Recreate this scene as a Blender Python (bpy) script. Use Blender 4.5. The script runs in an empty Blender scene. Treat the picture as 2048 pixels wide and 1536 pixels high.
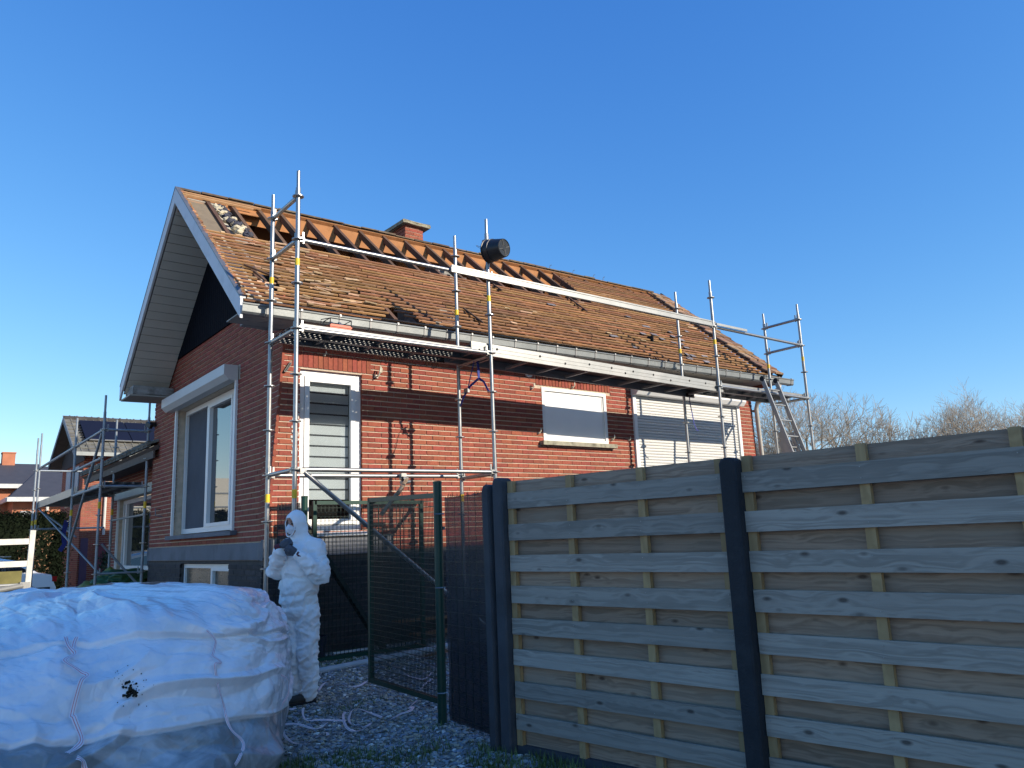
import bpy, bmesh, math, random
from mathutils import Vector, Matrix, Euler, noise
import numpy as np
random.seed(7); rnd = random.random
def U(a, b): return a + (b - a) * random.random()
R = math.radians

# ---------------------------------------------------------------- camera, sky, sun, exposure
scn = bpy.context.scene; COL = scn.collection
CAM = Vector((-3.23146, -7.68764, 1.50252)); YAW, PITCH, ROLL, FPX = 0.673167619, 0.192869695, -0.0412121, 1562.07
fw = Vector((math.sin(YAW)*math.cos(PITCH), math.cos(YAW)*math.cos(PITCH), math.sin(PITCH)))
rt = Vector((math.cos(YAW), -math.sin(YAW), 0)); up = rt.cross(fw)
rt2 = math.cos(ROLL)*rt + math.sin(ROLL)*up; up2 = -math.sin(ROLL)*rt + math.cos(ROLL)*up
cd = bpy.data.cameras.new('camera'); cam = bpy.data.objects.new('camera', cd); COL.objects.link(cam)
cam.matrix_world = Matrix(((rt2.x, up2.x, -fw.x, CAM.x), (rt2.y, up2.y, -fw.y, CAM.y), (rt2.z, up2.z, -fw.z, CAM.z), (0, 0, 0, 1)))
cd.sensor_width = 36; cd.lens = FPX/2048*36; cd.clip_end = 3000; cd.clip_start = .05
scn.camera = cam
SUN = Vector((.445, -1, .474)).normalized()
EL = math.asin(SUN.z); AZ = math.atan2(SUN.x, SUN.y)
w = bpy.data.worlds.new('World'); scn.world = w; w.use_nodes = True; nt = w.node_tree
sky = nt.nodes.new('ShaderNodeTexSky'); sky.sky_type = 'NISHITA'; sky.sun_disc = False
sky.sun_elevation = EL; sky.sun_rotation = AZ; sky.altitude = 0; sky.air_density = 1.0; sky.dust_density = .1; sky.ozone_density = 6
bg = nt.nodes['Background']; bg.inputs[1].default_value = .13
sp_ = nt.nodes.new('ShaderNodeSeparateColor'); cb_ = nt.nodes.new('ShaderNodeCombineColor'); nt.links.new(sky.outputs[0], sp_.inputs[0]); nt.links.new(cb_.outputs[0], bg.inputs[0])
for i_, (g_, k_) in enumerate(((1.35, .87), (.95, 1.21), (.55, 2.36))):      # deeper, more even blue, as in the photograph
    p_ = nt.nodes.new('ShaderNodeMath'); p_.operation = 'POWER'; p_.inputs[1].default_value = g_; m_ = nt.nodes.new('ShaderNodeMath'); m_.operation = 'MULTIPLY'; m_.inputs[1].default_value = k_
    nt.links.new(sp_.outputs[i_], p_.inputs[0]); nt.links.new(p_.outputs[0], m_.inputs[0]); nt.links.new(m_.outputs[0], cb_.inputs[i_])
sd = bpy.data.lights.new('sun', 'SUN'); sd.energy = 4.3; sd.angle = R(.53); sd.color = (1, .90, .76)
so = bpy.data.objects.new('sun', sd); COL.objects.link(so); so.rotation_euler = SUN.to_track_quat('Z', 'Y').to_euler()
vs = scn.view_settings; vs.view_transform = 'Standard'; vs.look = 'None'; vs.gamma = 1; vs.use_curve_mapping = False; vs.exposure = .45
scn.cycles.max_bounces = 6; scn.cycles.transparent_max_bounces = 24; scn.cycles.use_denoising = True

# ---------------------------------------------------------------- materials
def mat(name, col, rough=.7, metal=0, var=.12, vscale=6, bump=.0, bscale=40, dirt=None, dscale=2.5, damt=.5, spec=.5, rand=0.0, stretch=None, alpha=None, trans=0, ior=1.45, coat=0):
    m = bpy.data.materials.new(name); m.use_nodes = True; n = m.node_tree.nodes; l = m.node_tree.links
    b = n['Principled BSDF']; b.inputs['Roughness'].default_value = rough; b.inputs['Metallic'].default_value = metal
    b.inputs['Specular IOR Level'].default_value = spec
    tc = n.new('ShaderNodeTexCoord'); vec = tc.outputs['Object']
    if stretch:
        mp = n.new('ShaderNodeMapping'); mp.inputs['Scale'].default_value = stretch; l.new(vec, mp.inputs[0]); vec = mp.outputs[0]
    oi = n.new('ShaderNodeObjectInfo')
    add = n.new('ShaderNodeVectorMath'); add.operation = 'ADD'; l.new(vec, add.inputs[0])
    cmb = n.new('ShaderNodeCombineXYZ'); mu = n.new('ShaderNodeMath'); mu.operation = 'MULTIPLY'; mu.inputs[1].default_value = 37
    l.new(oi.outputs['Random'], mu.inputs[0]); [l.new(mu.outputs[0], cmb.inputs[i]) for i in range(3)]
    l.new(cmb.outputs[0], add.inputs[1]); vec = add.outputs[0]
    ns = n.new('ShaderNodeTexNoise'); ns.inputs['Scale'].default_value = vscale; ns.inputs['Detail'].default_value = 5; l.new(vec, ns.inputs[0])
    c = Vector(col)
    rp = n.new('ShaderNodeValToRGB'); e = rp.color_ramp.elements
    e[0].position = .3; e[1].position = .7
    e[0].color = (*[max(0, x*(1-var)) for x in c], 1); e[1].color = (*[min(1, x*(1+var)) for x in c], 1)
    l.new(ns.outputs['Fac'], rp.inputs[0]); out = rp.outputs[0]
    if dirt:
        n2 = n.new('ShaderNodeTexNoise'); n2.inputs['Scale'].default_value = dscale; n2.inputs['Detail'].default_value = 8; n2.inputs['Roughness'].default_value = .65; l.new(vec, n2.inputs[0])
        r2 = n.new('ShaderNodeValToRGB'); r2.color_ramp.elements[0].position = .5; r2.color_ramp.elements[1].position = .68
        r2.color_ramp.elements[0].color = (0, 0, 0, 1); r2.color_ramp.elements[1].color = (damt,)*3+(1,); l.new(n2.outputs['Fac'], r2.inputs[0])
        mx = n.new('ShaderNodeMix'); mx.data_type = 'RGBA'; l.new(r2.outputs[0], mx.inputs[0]); l.new(out, mx.inputs[6]); mx.inputs[7].default_value = (*dirt, 1); out = mx.outputs[2]
    if rand:
        geo = n.new('ShaderNodeNewGeometry'); ad = n.new('ShaderNodeMath'); ad.operation = 'ADD'
        l.new(oi.outputs['Random'], ad.inputs[0]); l.new(geo.outputs['Random Per Island'], ad.inputs[1])
        fr = n.new('ShaderNodeMath'); fr.operation = 'FRACT'; l.new(ad.outputs[0], fr.inputs[0])
        hs = n.new('ShaderNodeHueSaturation'); mr = n.new('ShaderNodeMapRange'); mr.inputs[3].default_value = 1-rand; mr.inputs[4].default_value = 1+rand
        l.new(fr.outputs[0], mr.inputs[0]); l.new(mr.outputs[0], hs.inputs['Value']); l.new(out, hs.inputs['Color'])
        m2 = n.new('ShaderNodeMath'); m2.operation = 'MULTIPLY'; m2.inputs[1].default_value = 7.13; l.new(fr.outputs[0], m2.inputs[0])
        f2 = n.new('ShaderNodeMath'); f2.operation = 'FRACT'; l.new(m2.outputs[0], f2.inputs[0])
        m3 = n.new('ShaderNodeMapRange'); m3.inputs[3].default_value = .5-rand*.045; m3.inputs[4].default_value = .5+rand*.045
        l.new(f2.outputs[0], m3.inputs[0]); l.new(m3.outputs[0], hs.inputs['Hue'])
        out = hs.outputs[0]
    l.new(out, b.inputs['Base Color'])
    if bump:
        n3 = n.new('ShaderNodeTexNoise'); n3.inputs['Scale'].default_value = bscale; n3.inputs['Detail'].default_value = 4; l.new(vec, n3.inputs[0])
        bp = n.new('ShaderNodeBump'); bp.inputs['Strength'].default_value = bump; bp.inputs['Distance'].default_value = .01
        l.new(n3.outputs['Fac'], bp.inputs['Height']); l.new(bp.outputs[0], b.inputs['Normal'])
    if trans: b.inputs['Transmission Weight'].default_value = trans; b.inputs['IOR'].default_value = ior
    if alpha is not None: b.inputs['Alpha'].default_value = alpha
    if coat: b.inputs['Coat Weight'].default_value = coat; b.inputs['Coat Roughness'].default_value = .05
    return m
def wood(name, c1, c2, knot=(.05, .035, .025), rough=.75, gscale=1.0, kn=True, blotch=None):
    """plank wood, grain along local X"""
    m = bpy.data.materials.new(name); m.use_nodes = True; n = m.node_tree.nodes; l = m.node_tree.links; b = n['Principled BSDF']
    b.inputs['Roughness'].default_value = rough; b.inputs['Specular IOR Level'].default_value = .35
    tc = n.new('ShaderNodeTexCoord'); oi = n.new('ShaderNodeObjectInfo')
    mu = n.new('ShaderNodeMath'); mu.operation = 'MULTIPLY'; mu.inputs[1].default_value = 53; l.new(oi.outputs['Random'], mu.inputs[0])
    cmb = n.new('ShaderNodeCombineXYZ'); [l.new(mu.outputs[0], cmb.inputs[i]) for i in range(3)]
    add = n.new('ShaderNodeVectorMath'); l.new(tc.outputs['Object'], add.inputs[0]); l.new(cmb.outputs[0], add.inputs[1])
    # knots
    mk = n.new('ShaderNodeMapping'); mk.inputs['Scale'].default_value = (4.6*gscale, 3, 10); l.new(add.outputs[0], mk.inputs[0])
    vo = n.new('ShaderNodeTexVoronoi'); vo.inputs['Scale'].default_value = 1.0; l.new(mk.outputs[0], vo.inputs[0])
    dist = vo.outputs['Distance']
    # warp of grain round the knots
    mg = n.new('ShaderNodeMapping'); mg.inputs['Scale'].default_value = (.55*gscale, 6, 19*gscale); l.new(add.outputs[0], mg.inputs[0])
    inv = n.new('ShaderNodeMath'); inv.operation = 'POWER'; inv.inputs[1].default_value = .5; l.new(dist, inv.inputs[0])
    sc = n.new('ShaderNodeVectorMath'); sc.operation = 'ADD'; l.new(mg.outputs[0], sc.inputs[0])
    cz = n.new('ShaderNodeCombineXYZ'); l.new(inv.outputs[0], cz.inputs[2]); l.new(inv.outputs[0], cz.inputs[0]); l.new(cz.outputs[0], sc.inputs[1])
    ns = n.new('ShaderNodeTexNoise'); ns.inputs['Scale'].default_value = 1.2; ns.inputs['Detail'].default_value = 3; ns.inputs['Distortion'].default_value = .12; l.new(sc.outputs[0], ns.inputs[0])
    wv = n.new('ShaderNodeMath'); wv.operation = 'MULTIPLY'; wv.inputs[1].default_value = 24; l.new(ns.outputs['Fac'], wv.inputs[0])
    sn = n.new('ShaderNodeMath'); sn.operation = 'SINE'; l.new(wv.outputs[0], sn.inputs[0])
    mr = n.new('ShaderNodeMapRange'); mr.inputs[1].default_value = -1; l.new(sn.outputs[0], mr.inputs[0])
    fn = n.new('ShaderNodeTexNoise'); fn.inputs['Scale'].default_value = 1; fn.inputs['Detail'].default_value = 6
    mf = n.new('ShaderNodeMapping'); mf.inputs['Scale'].default_value = (4, 60, 140); l.new(add.outputs[0], mf.inputs[0]); l.new(mf.outputs[0], fn.inputs[0])
    mm = n.new('ShaderNodeMath'); mm.operation = 'MULTIPLY_ADD'; mm.inputs[1].default_value = .6; l.new(mr.outputs[0], mm.inputs[0])
    m5 = n.new('ShaderNodeMath'); m5.operation = 'MULTIPLY'; m5.inputs[1].default_value = .4; l.new(fn.outputs['Fac'], m5.inputs[0]); l.new(m5.outputs[0], mm.inputs[2])
    mx = n.new('ShaderNodeMix'); mx.data_type = 'RGBA'; mx.inputs[6].default_value = (*c1, 1); mx.inputs[7].default_value = (*c2, 1); l.new(mm.outputs[0], mx.inputs[0])
    out = mx.outputs[2]
    if blotch:
        n2 = n.new('ShaderNodeTexNoise'); n2.inputs['Scale'].default_value = 1; n2.inputs['Detail'].default_value = 5
        mb = n.new('ShaderNodeMapping'); mb.inputs['Scale'].default_value = (2, 5, 9); l.new(add.outputs[0], mb.inputs[0]); l.new(mb.outputs[0], n2.inputs[0])
        r2 = n.new('ShaderNodeValToRGB'); r2.color_ramp.elements[0].position = .42; r2.color_ramp.elements[1].position = .7; r2.color_ramp.elements[1].color = (.75, .75, .75, 1); l.new(n2.outputs['Fac'], r2.inputs[0])
        m8 = n.new('ShaderNodeMix'); m8.data_type = 'RGBA'; l.new(r2.outputs[0], m8.inputs[0]); l.new(out, m8.inputs[6]); m8.inputs[7].default_value = (*blotch, 1); out = m8.outputs[2]
    if kn:
        rk = n.new('ShaderNodeValToRGB'); rk.color_ramp.elements[0].position = .07; rk.color_ramp.elements[0].color = (.8, .8, .8, 1); rk.color_ramp.elements[1].position = .17; rk.color_ramp.elements[1].color = (0, 0, 0, 1)
        l.new(dist, rk.inputs[0])
        m6 = n.new('ShaderNodeMix'); m6.data_type = 'RGBA'; l.new(rk.outputs[0], m6.inputs[0]); l.new(out, m6.inputs[6]); m6.inputs[7].default_value = (*knot, 1); out = m6.outputs[2]
    hs = n.new('ShaderNodeHueSaturation'); mr2 = n.new('ShaderNodeMapRange'); mr2.inputs[3].default_value = .82; mr2.inputs[4].default_value = 1.16
    l.new(oi.outputs['Random'], mr2.inputs[0]); l.new(mr2.outputs[0], hs.inputs['Value']); l.new(out, hs.inputs['Color']); l.new(hs.outputs[0], b.inputs['Base Color'])
    bp = n.new('ShaderNodeBump'); bp.inputs['Strength'].default_value = .35; bp.inputs['Distance'].default_value = .004; l.new(mm.outputs[0], bp.inputs['Height']); l.new(bp.outputs[0], b.inputs['Normal'])
    return m

# ---------------------------------------------------------------- mesh helpers
class MB:
    def __init__(s): s.v = []; s.f = []
    def add(s, vs, fs):
        o = len(s.v); s.v += [tuple(v) for v in vs]; s.f += [tuple(i+o for i in f) for f in fs]; return s
    def box(s, c, d, rot=None):
        c = Vector(c); hx, hy, hz = d[0]/2, d[1]/2, d[2]/2
        p = [Vector((x, y, z)) for x in (-hx, hx) for y in (-hy, hy) for z in (-hz, hz)]
        if rot is not None: p = [rot @ q for q in p]
        return s.add([c+q for q in p], [(0, 1, 3, 2), (4, 6, 7, 5), (0, 4, 5, 1), (2, 3, 7, 6), (0, 2, 6, 4), (1, 5, 7, 3)])
    def bb(s, x0, x1, y0, y1, z0, z1): return s.box(((x0+x1)/2, (y0+y1)/2, (z0+z1)/2), (abs(x1-x0), abs(y1-y0), abs(z1-z0)))
    def beam(s, p, q, w_, h_, upv=(0, 0, 1)):
        p, q = Vector(p), Vector(q); d = q-p; L = d.length; d.normalize(); uv = Vector(upv)
        sd_ = d.cross(uv)
        if sd_.length < 1e-4: sd_ = d.cross(Vector((1, 0, 0)))
        sd_.normalize(); u2 = sd_.cross(d)
        M = Matrix((d, sd_, u2)).transposed()
        return s.box((p+q)/2, (L, w_, h_), M)
    def tube(s, p, q, r, n=10, r2=None, cap=True):
        p, q = Vector(p), Vector(q); r2 = r if r2 is None else r2; d = (q-p).normalized()
        a = d.orthogonal().normalized(); b = d.cross(a)
        vs_ = []
        for k in range(n):
            t = 2*math.pi*k/n; o = a*math.cos(t)+b*math.sin(t); vs_ += [p+o*r, q+o*r2]
        fs = [(2*k, (2*k+2) % (2*n), (2*k+3) % (2*n), 2*k+1) for k in range(n)]
        if cap: fs += [tuple(2*k for k in range(n))[::-1], tuple(2*k+1 for k in range(n))]
        return s.add(vs_, fs)
    def path(s, pts, r, n=8):
        pts = [Vector(p) for p in pts]; vs_ = []; a = None
        for i, p in enumerate(pts):
            d = (pts[min(i+1, len(pts)-1)]-pts[max(i-1, 0)]).normalized()
            a = d.orthogonal().normalized() if a is None else (a-d*a.dot(d)).normalized()
            b = d.cross(a); rr = r[i] if isinstance(r, (list, tuple)) else r
            vs_ += [p+(a*math.cos(2*math.pi*k/n)+b*math.sin(2*math.pi*k/n))*rr for k in range(n)]
        fs = [(i*n+k, i*n+(k+1) % n, (i+1)*n+(k+1) % n, (i+1)*n+k) for i in range(len(pts)-1) for k in range(n)]
        fs += [tuple(range(n))[::-1], tuple((len(pts)-1)*n+k for k in range(n))]
        return s.add(vs_, fs)
    def lathe(s, prof, c, n=24, M=None):
        c = Vector(c); vs_ = []
        for (r, z) in prof:
            for k in range(n):
                q = Vector((r*math.cos(2*math.pi*k/n), r*math.sin(2*math.pi*k/n), z)); vs_.append(c+(M @ q if M is not None else q))
        m = len(prof)
        fs = [(i*n+k, i*n+(k+1) % n, (i+1)*n+(k+1) % n, (i+1)*n+k) for i in range(m-1) for k in range(n)]
        return s.add(vs_, fs)
    def prism(s, poly, axis, a, b):
        """polygon in the two other axes, extruded along axis from a to b"""
        n = len(poly)
        def P(t, q): return {0: (t, q[0], q[1]), 1: (q[0], t, q[1]), 2: (q[0], q[1], t)}[axis]
        vs_ = [P(a, q) for q in poly]+[P(b, q) for q in poly]
        fs = [tuple(range(n))[::-1], tuple(range(n, 2*n))]+[(k, (k+1) % n, n+(k+1) % n, n+k) for k in range(n)]
        return s.add(vs_, fs)
    def extr(s, poly, vec):
        n = len(poly); vec = Vector(vec); poly = [Vector(p) for p in poly]
        return s.add(poly+[p+vec for p in poly], [tuple(range(n))[::-1], tuple(range(n, 2*n))]+[(k, (k+1) % n, n+(k+1) % n, n+k) for k in range(n)])
    def mesh(s, name, m, smooth=False, base=(0, 0, 0)):
        me = bpy.data.meshes.new(name); bx, by, bz = base
        me.from_pydata([(x-bx, y-by, z-bz) for x, y, z in s.v], [], s.f)
        me.materials.append(m)
        bm_ = bmesh.new(); bm_.from_mesh(me); bmesh.ops.recalc_face_normals(bm_, faces=bm_.faces); bm_.to_mesh(me); bm_.free()
        if smooth: me.shade_smooth() if smooth is True else me.shade_auto_smooth(angle=smooth) if hasattr(me, 'shade_auto_smooth') else me.shade_smooth()
        return me
    def build(s, name, m, parent=None, smooth=False, **kw):
        base = Vector((0, 0, 0)); p = parent
        while p is not None: base += p.location; p = p.parent
        me = s.mesh(name, m, False, base)
        if smooth is True: me.shade_smooth()
        elif smooth:
            for pl_ in me.polygons: pl_.use_smooth = True
            bm_ = bmesh.new(); bm_.from_mesh(me)
            for e in bm_.edges:
                if len(e.link_faces) == 2 and e.calc_face_angle(0) > smooth: e.smooth = False
            bm_.to_mesh(me); bm_.free()
        o = bpy.data.objects.new(name, me); COL.objects.link(o); o.parent = parent
        for k, v in kw.items(): o[k] = v
        return o
def thing(name, loc, label, cat, group=None):
    o = bpy.data.objects.new(name, None); COL.objects.link(o); o.location = loc; o.empty_display_size = .2
    o['label'] = label; o['category'] = cat
    if group: o['group'] = group
    return o
def inst(name, me, parent, loc, rot=(0, 0, 0), scale=(1, 1, 1)):
    base = Vector((0, 0, 0)); p = parent
    while p is not None: base += p.location; p = p.parent
    o = bpy.data.objects.new(name, me); COL.objects.link(o); o.parent = parent
    o.location = Vector(loc)-base; o.rotation_euler = rot; o.scale = scale; return o
def pix(p):
    d = Vector(p)-CAM; z = d.dot(fw); return 1024+FPX*d.dot(rt2)/z, 768-FPX*d.dot(up2)/z, z
def sm(t): t = min(max(t, 0), 1); return t*t*(3-2*t)
def gz(x, y): return .23*sm((y+1)/2.4)

M_steel = mat('galvanised_steel', (.35, .35, .34), .36, .8, .10, 14, .05, 60, dirt=(.30, .28, .25), dscale=5, damt=.55)
M_steeldull = mat('dull_steel', (.24, .24, .235), .5, .7, .15, 10, .05, 60)
M_alu = mat('aluminium', (.33, .33, .31), .42, .45, .06, 8, .03, 60, dirt=(.45, .43, .40), dscale=3, damt=.5)
M_yellow = mat('yellow_tape', (.80, .52, .02), .5)
M_mortar = mat('mortar', (.56, .46, .345), .95, 0, .15, 12, .5, 90)
M_brick = mat('red_brick', (.285, .070, .040), .85, 0, .16, 30, .5, 120, dirt=(.22, .055, .035), dscale=4, damt=.35, rand=.17)
M_brickdark = mat('dark_plinth_brick', (.040, .036, .038), .8, 0, .2, 30, .5, 120, dirt=(.10, .09, .085), dscale=3, damt=.5, rand=.3)
M_mortardark = mat('dark_mortar', (.085, .08, .075), .95, 0, .2, 12, .4, 90)
M_bluestone = mat('bluestone_band', (.15, .16, .18), .75, 0, .14, 3, .3, 50, dirt=(.05, .05, .055), dscale=1.7, damt=.6)
M_white = mat('white_pvc', (.84, .83, .79), .38, 0, .03, 3)
M_whiteshut = mat('white_shutter', (.66, .65, .61), .5, 0, .03, 3)
M_glass = mat('window_glass', (.02, .025, .03), .02, 0, .0, spec=.5); M_glass.node_tree.nodes['Principled BSDF'].inputs['IOR'].default_value = 2.6
M_blindL = mat('light_blind_fabric', (.86, .86, .86), .8, 0, .04, 3)
M_blindD = mat('dark_blind_gap', (.12, .13, .14), .6, 0, .1, 3)
M_dark = mat('dark_interior', (.012, .011, .010), .9)
M_rafter = mat('old_rafter_wood', (.115, .062, .034), .85, 0, .3, 8, .3, 60, stretch=(1, 1, 1), rand=.2)
M_batten = mat('roof_batten_wood', (.36, .175, .072), .85, 0, .24, 9, .45, 60, stretch=(.35, 2.5, 2.5), rand=.30, dirt=(.20, .13, .09), dscale=5, damt=.6)
M_sheath = mat('orange_underlay_board', (.42, .185, .068), .9, 0, .22, 7, .3, 60, dirt=(.30, .13, .055), dscale=3.5, damt=.5)
M_soffit = mat('cream_soffit_panel', (.58, .55, .47), .6, 0, .05, 3)
M_barge = mat('white_bargeboard', (.62, .62, .63), .5, 0, .05, 3, dirt=(.42, .42, .42), dscale=4, damt=.4)
M_clad = mat('navy_cladding', (.003, .0045, .009), .9, 0, .3, 14, .2, 50, spec=.12)
M_zinc = mat('zinc_gutter', (.22, .235, .23), .40, .35, .10, 5, .05, 40, dirt=(.28, .29, .28), dscale=4, damt=.6)
M_fascia = mat('brown_fascia', (.10, .075, .06), .7, 0, .15, 6)
M_beige = mat('beige_eave_panel', (.33, .30, .25), .7, 0, .1, 4)
M_conc = mat('rough_concrete', (.30, .29, .26), .95, 0, .2, 10, .8, 30, dirt=(.12, .115, .10), dscale=6, damt=.8)
M_concdark = mat('anthracite_concrete', (.017, .021, .026), .85, 0, .2, 5, .5, 90, dirt=(.035, .04, .045), dscale=6, damt=.6)
M_concmid = mat('grey_concrete_post', (.048, .054, .062), .85, 0, .2, 5, .5, 90, dirt=(.05, .055, .06), dscale=4, damt=.7)
M_green = mat('green_painted_steel', (.006, .045, .030), .38, 0, .1, 8, spec=.4)
M_black = mat('black_plastic', (.012, .013, .015), .42, 0, .1, 8)
M_blackmat = mat('black_rubber', (.015, .015, .016), .8)
M_slate = wood('weathered_grey_plank', (.38, .355, .30), (.20, .185, .155), knot=(.045, .032, .025), blotch=(.31, .285, .24))
M_plank2 = wood('brownish_plank', (.40, .30, .215), (.20, .145, .10), knot=(.06, .035, .025), blotch=(.28, .235, .18))
M_plank3 = wood('fresh_treated_batten', (.44, .31, .15), (.31, .21, .10), kn=False)
M_oldwood = wood('old_timber', (.22, .15, .08), (.12, .08, .045))
M_soil = mat('dark_soil', (.045, .036, .026), .95, 0, .5, 12, .8, 40)
M_moss = mat('moss', (.045, .055, .012), .95, 0, .5, 30, .8, 80)
# ---------------------------------------------------------------- ground
def ground():
    xs = [-300, -120, -60, -30, -15, -8, -6, -4, -3, -2, -1.5, -1, -.5, 0, .5, 1, 1.5, 2, 3, 4, 6, 8, 12, 20, 40, 80, 150, 400]
    ys = [-300, -120, -60, -30, -15, -8, -6, -5, -4, -3, -2.5, -2, -1.5]+[-1+.15*k for k in range(17)]+[1.6, 2, 3, 5, 8, 12, 20, 40, 80, 150, 400]
    b = MB(); b.add([(x, y, gz(x, y)) for y in ys for x in xs], [(j*len(xs)+i, j*len(xs)+i+1, (j+1)*len(xs)+i+1, (j+1)*len(xs)+i) for j in range(len(ys)-1) for i in range(len(xs)-1)])
    m = mat('gravelly_earth', (.27, .25, .215), .95, 0, .45, 22, .9, 60, dirt=(.09, .10, .04), dscale=1.6, damt=.9)
    b.build('ground', m, None, kind='structure')
ground()
def stones(name, n, region, smin, smax, cols, label):
    rng = np.random.default_rng(3); base = np.array([(1, 0, 0), (-1, 0, 0), (0, 1, 0), (0, -1, 0), (0, 0, .8), (0, 0, -.8), (.62, .62, .5), (-.62, .62, .5), (.62, -.62, .5), (-.62, -.62, .5)])
    fc = [(4, 6, 7), (4, 8, 6), (4, 9, 8), (4, 7, 9), (0, 6, 8), (2, 7, 6), (1, 9, 7), (3, 8, 9), (0, 2, 6), (2, 1, 7), (1, 3, 9), (3, 0, 8), (0, 5, 2), (2, 5, 1), (1, 5, 3), (3, 5, 0)]
    V = []; F = []; k = 0
    while k < n:
        x, y = rng.uniform(region[0], region[1]), rng.uniform(region[2], region[3])
        px, py, pz = pix((x, y, gz(x, y)))
        if pz < 0 or px < 520 or px > 1080 or py > 1600: k += rng.random() < .02; continue
        s = smin+(smax-smin)*rng.random()**2.2
        a = rng.uniform(0, 6.28); ca, sa = math.cos(a), math.sin(a)
        q = base*np.array([s, s*rng.uniform(.55, .95), s*rng.uniform(.45, .8)])*rng.uniform(.8, 1.2, (10, 1))
        t = rng.normal(0, .25); q = np.stack([q[:, 0]*ca-q[:, 1]*sa, q[:, 0]*sa+q[:, 1]*ca, q[:, 2]+q[:, 0]*t], 1)+np.array([x, y, gz(x, y)+s*.25])
        o = len(V); V += [tuple(r) for r in q]; F += [tuple(i+o for i in f) for f in fc]; k += 1
    me = bpy.data.meshes.new(name); me.from_pydata(V, [], F)
    m = mat(name+'_stone', (.13, .125, .12), .9, 0, .2, 40, .4, 90)
    n_ = m.node_tree.nodes; l = m.node_tree.links; geo = n_.new('ShaderNodeNewGeometry'); rp = n_.new('ShaderNodeValToRGB')
    e = rp.color_ramp.elements; e[0].color = (*cols[0], 1); e[1].color = (*cols[-1], 1); rp.color_ramp.interpolation = 'CONSTANT'
    for i, c in enumerate(cols[1:-1]): q = e.new((i+1)/(len(cols)-1)); q.color = (*c, 1)
    e[-1].position = .93
    l.new(geo.outputs['Random Per Island'], rp.inputs[0]); l.new(rp.outputs[0], n_['Principled BSDF'].inputs['Base Color'])
    me.materials.append(m); o = bpy.data.objects.new(name, me); COL.objects.link(o); o['kind'] = 'stuff'; o['label'] = label; return o
stones('gravel', 15000, (-.8, 2.6, -3.4, 1.3), .008, .030, [(.28, .29, .31), (.40, .39, .37), (.31, .33, .38), (.50, .42, .31), (.20, .20, .21), (.42, .38, .33), (.80, .77, .72)], 'grey and brown gravel spread in front of the gate')
def grass():
    rng = np.random.default_rng(5); V = []; F = []
    def blade(x, y, h, lean):
        a = rng.uniform(0, 6.28); w_ = .0028; z = gz(x, y)-.004; dx, dy = math.cos(a)*lean, math.sin(a)*lean; px, py = -math.sin(a)*w_, math.cos(a)*w_
        o = len(V); V.extend([(x-px, y-py, z), (x+px, y+py, z), (x+dx*.4-px*.8, y+dy*.4-py*.8, z+h*.6), (x+dx*.4+px*.8, y+dy*.4+py*.8, z+h*.6), (x+dx, y+dy, z+h)])
        F.extend([(o, o+1, o+3, o+2), (o+2, o+3, o+4)])
    for _ in range(26000):
        x = rng.uniform(-1.1, .42); y = rng.uniform(-3.9, -1.8); ln = -2.50-.72*x+.10*math.sin(x*11)
        d = .42 if y < ln and noise.noise(Vector((x*7, y*7, 3))) > -.1 else .07 if y < ln+.35 else 0
        if noise.noise(Vector((x*3, y*3, 0))) < -.12 or rng.random() > d: continue
        blade(x, y, rng.uniform(.02, .075), rng.uniform(.01, .05))
    for cx, cy, r_, n_ in ((.12, -.75, .14, 200), (.42, -1.95, .14, 180), (.9, .72, .12, 220), (-.3, -2.35, .2, 200), (.45, -.62, .10, 120), (.9, .95, .35, 500), (1.5, 1.05, .4, 500), (1.6, .1, .4, 200)):
        for _ in range(n_): blade(cx+rng.normal(0, r_), cy+rng.normal(0, r_*.5), rng.uniform(.012, .05), .02)
    # foot of the wooden fence
    for _ in range(1500): t = rng.uniform(0, 3.6); blade(.41+.136*t-rng.uniform(.03, .45), -3.0-.99*t, rng.uniform(.03, .10), .04)
    me = bpy.data.meshes.new('grass'); me.from_pydata(V, [], F); me.materials.append(mat('grass_blades', (.11, .15, .035), .7, 0, .5, 9, rand=.45))
    o = bpy.data.objects.new('grass', me); COL.objects.link(o); o['kind'] = 'stuff'; o['label'] = 'short green grass at the foot of the fence'
grass()

# ---------------------------------------------------------------- the brick house under renovation
ZT = lambda x: .0115*(x+.27)
TP = .848; PIT = math.atan(TP); YR = 3.86; ZR = 6.80; XL = -.27; XR = 10.5
def RS(x, y): return ZR-TP*abs(y-YR)+ZT(x)
NRM = Vector((0, -math.sin(PIT), math.cos(PIT)))
house = thing('brick_house', (5, 3.9, .2), 'red brick bungalow with stripped tile battens, open rafters and white-framed windows', 'house')
def dx(y, z): return -.078*max(0, 3.9-z)*min(max((2.1-y)/.66, 0), 1)
gable = MB(); front = MB()
GO = [(3.05, 5.96, 1.74, 3.80), (3.22, 5.47, .62, 1.30)]          # openings y0,y1,z0,z1 in the gable
FO = [(.66, 1.52, 1.66, 3.68), (4.63, 6.04, 2.93, 3.79), (6.69, 9.66, 1.70, 4.0)]
XG = .43; YW = 1.44; ZB = .18
def inside(a0, a1, z0, z1, O): return any(a0 > o[0]-1e-4 and a1 < o[1]+1e-4 and z0 > o[2]-1e-4 and z1 < o[3]+1e-4 for o in O)
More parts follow.
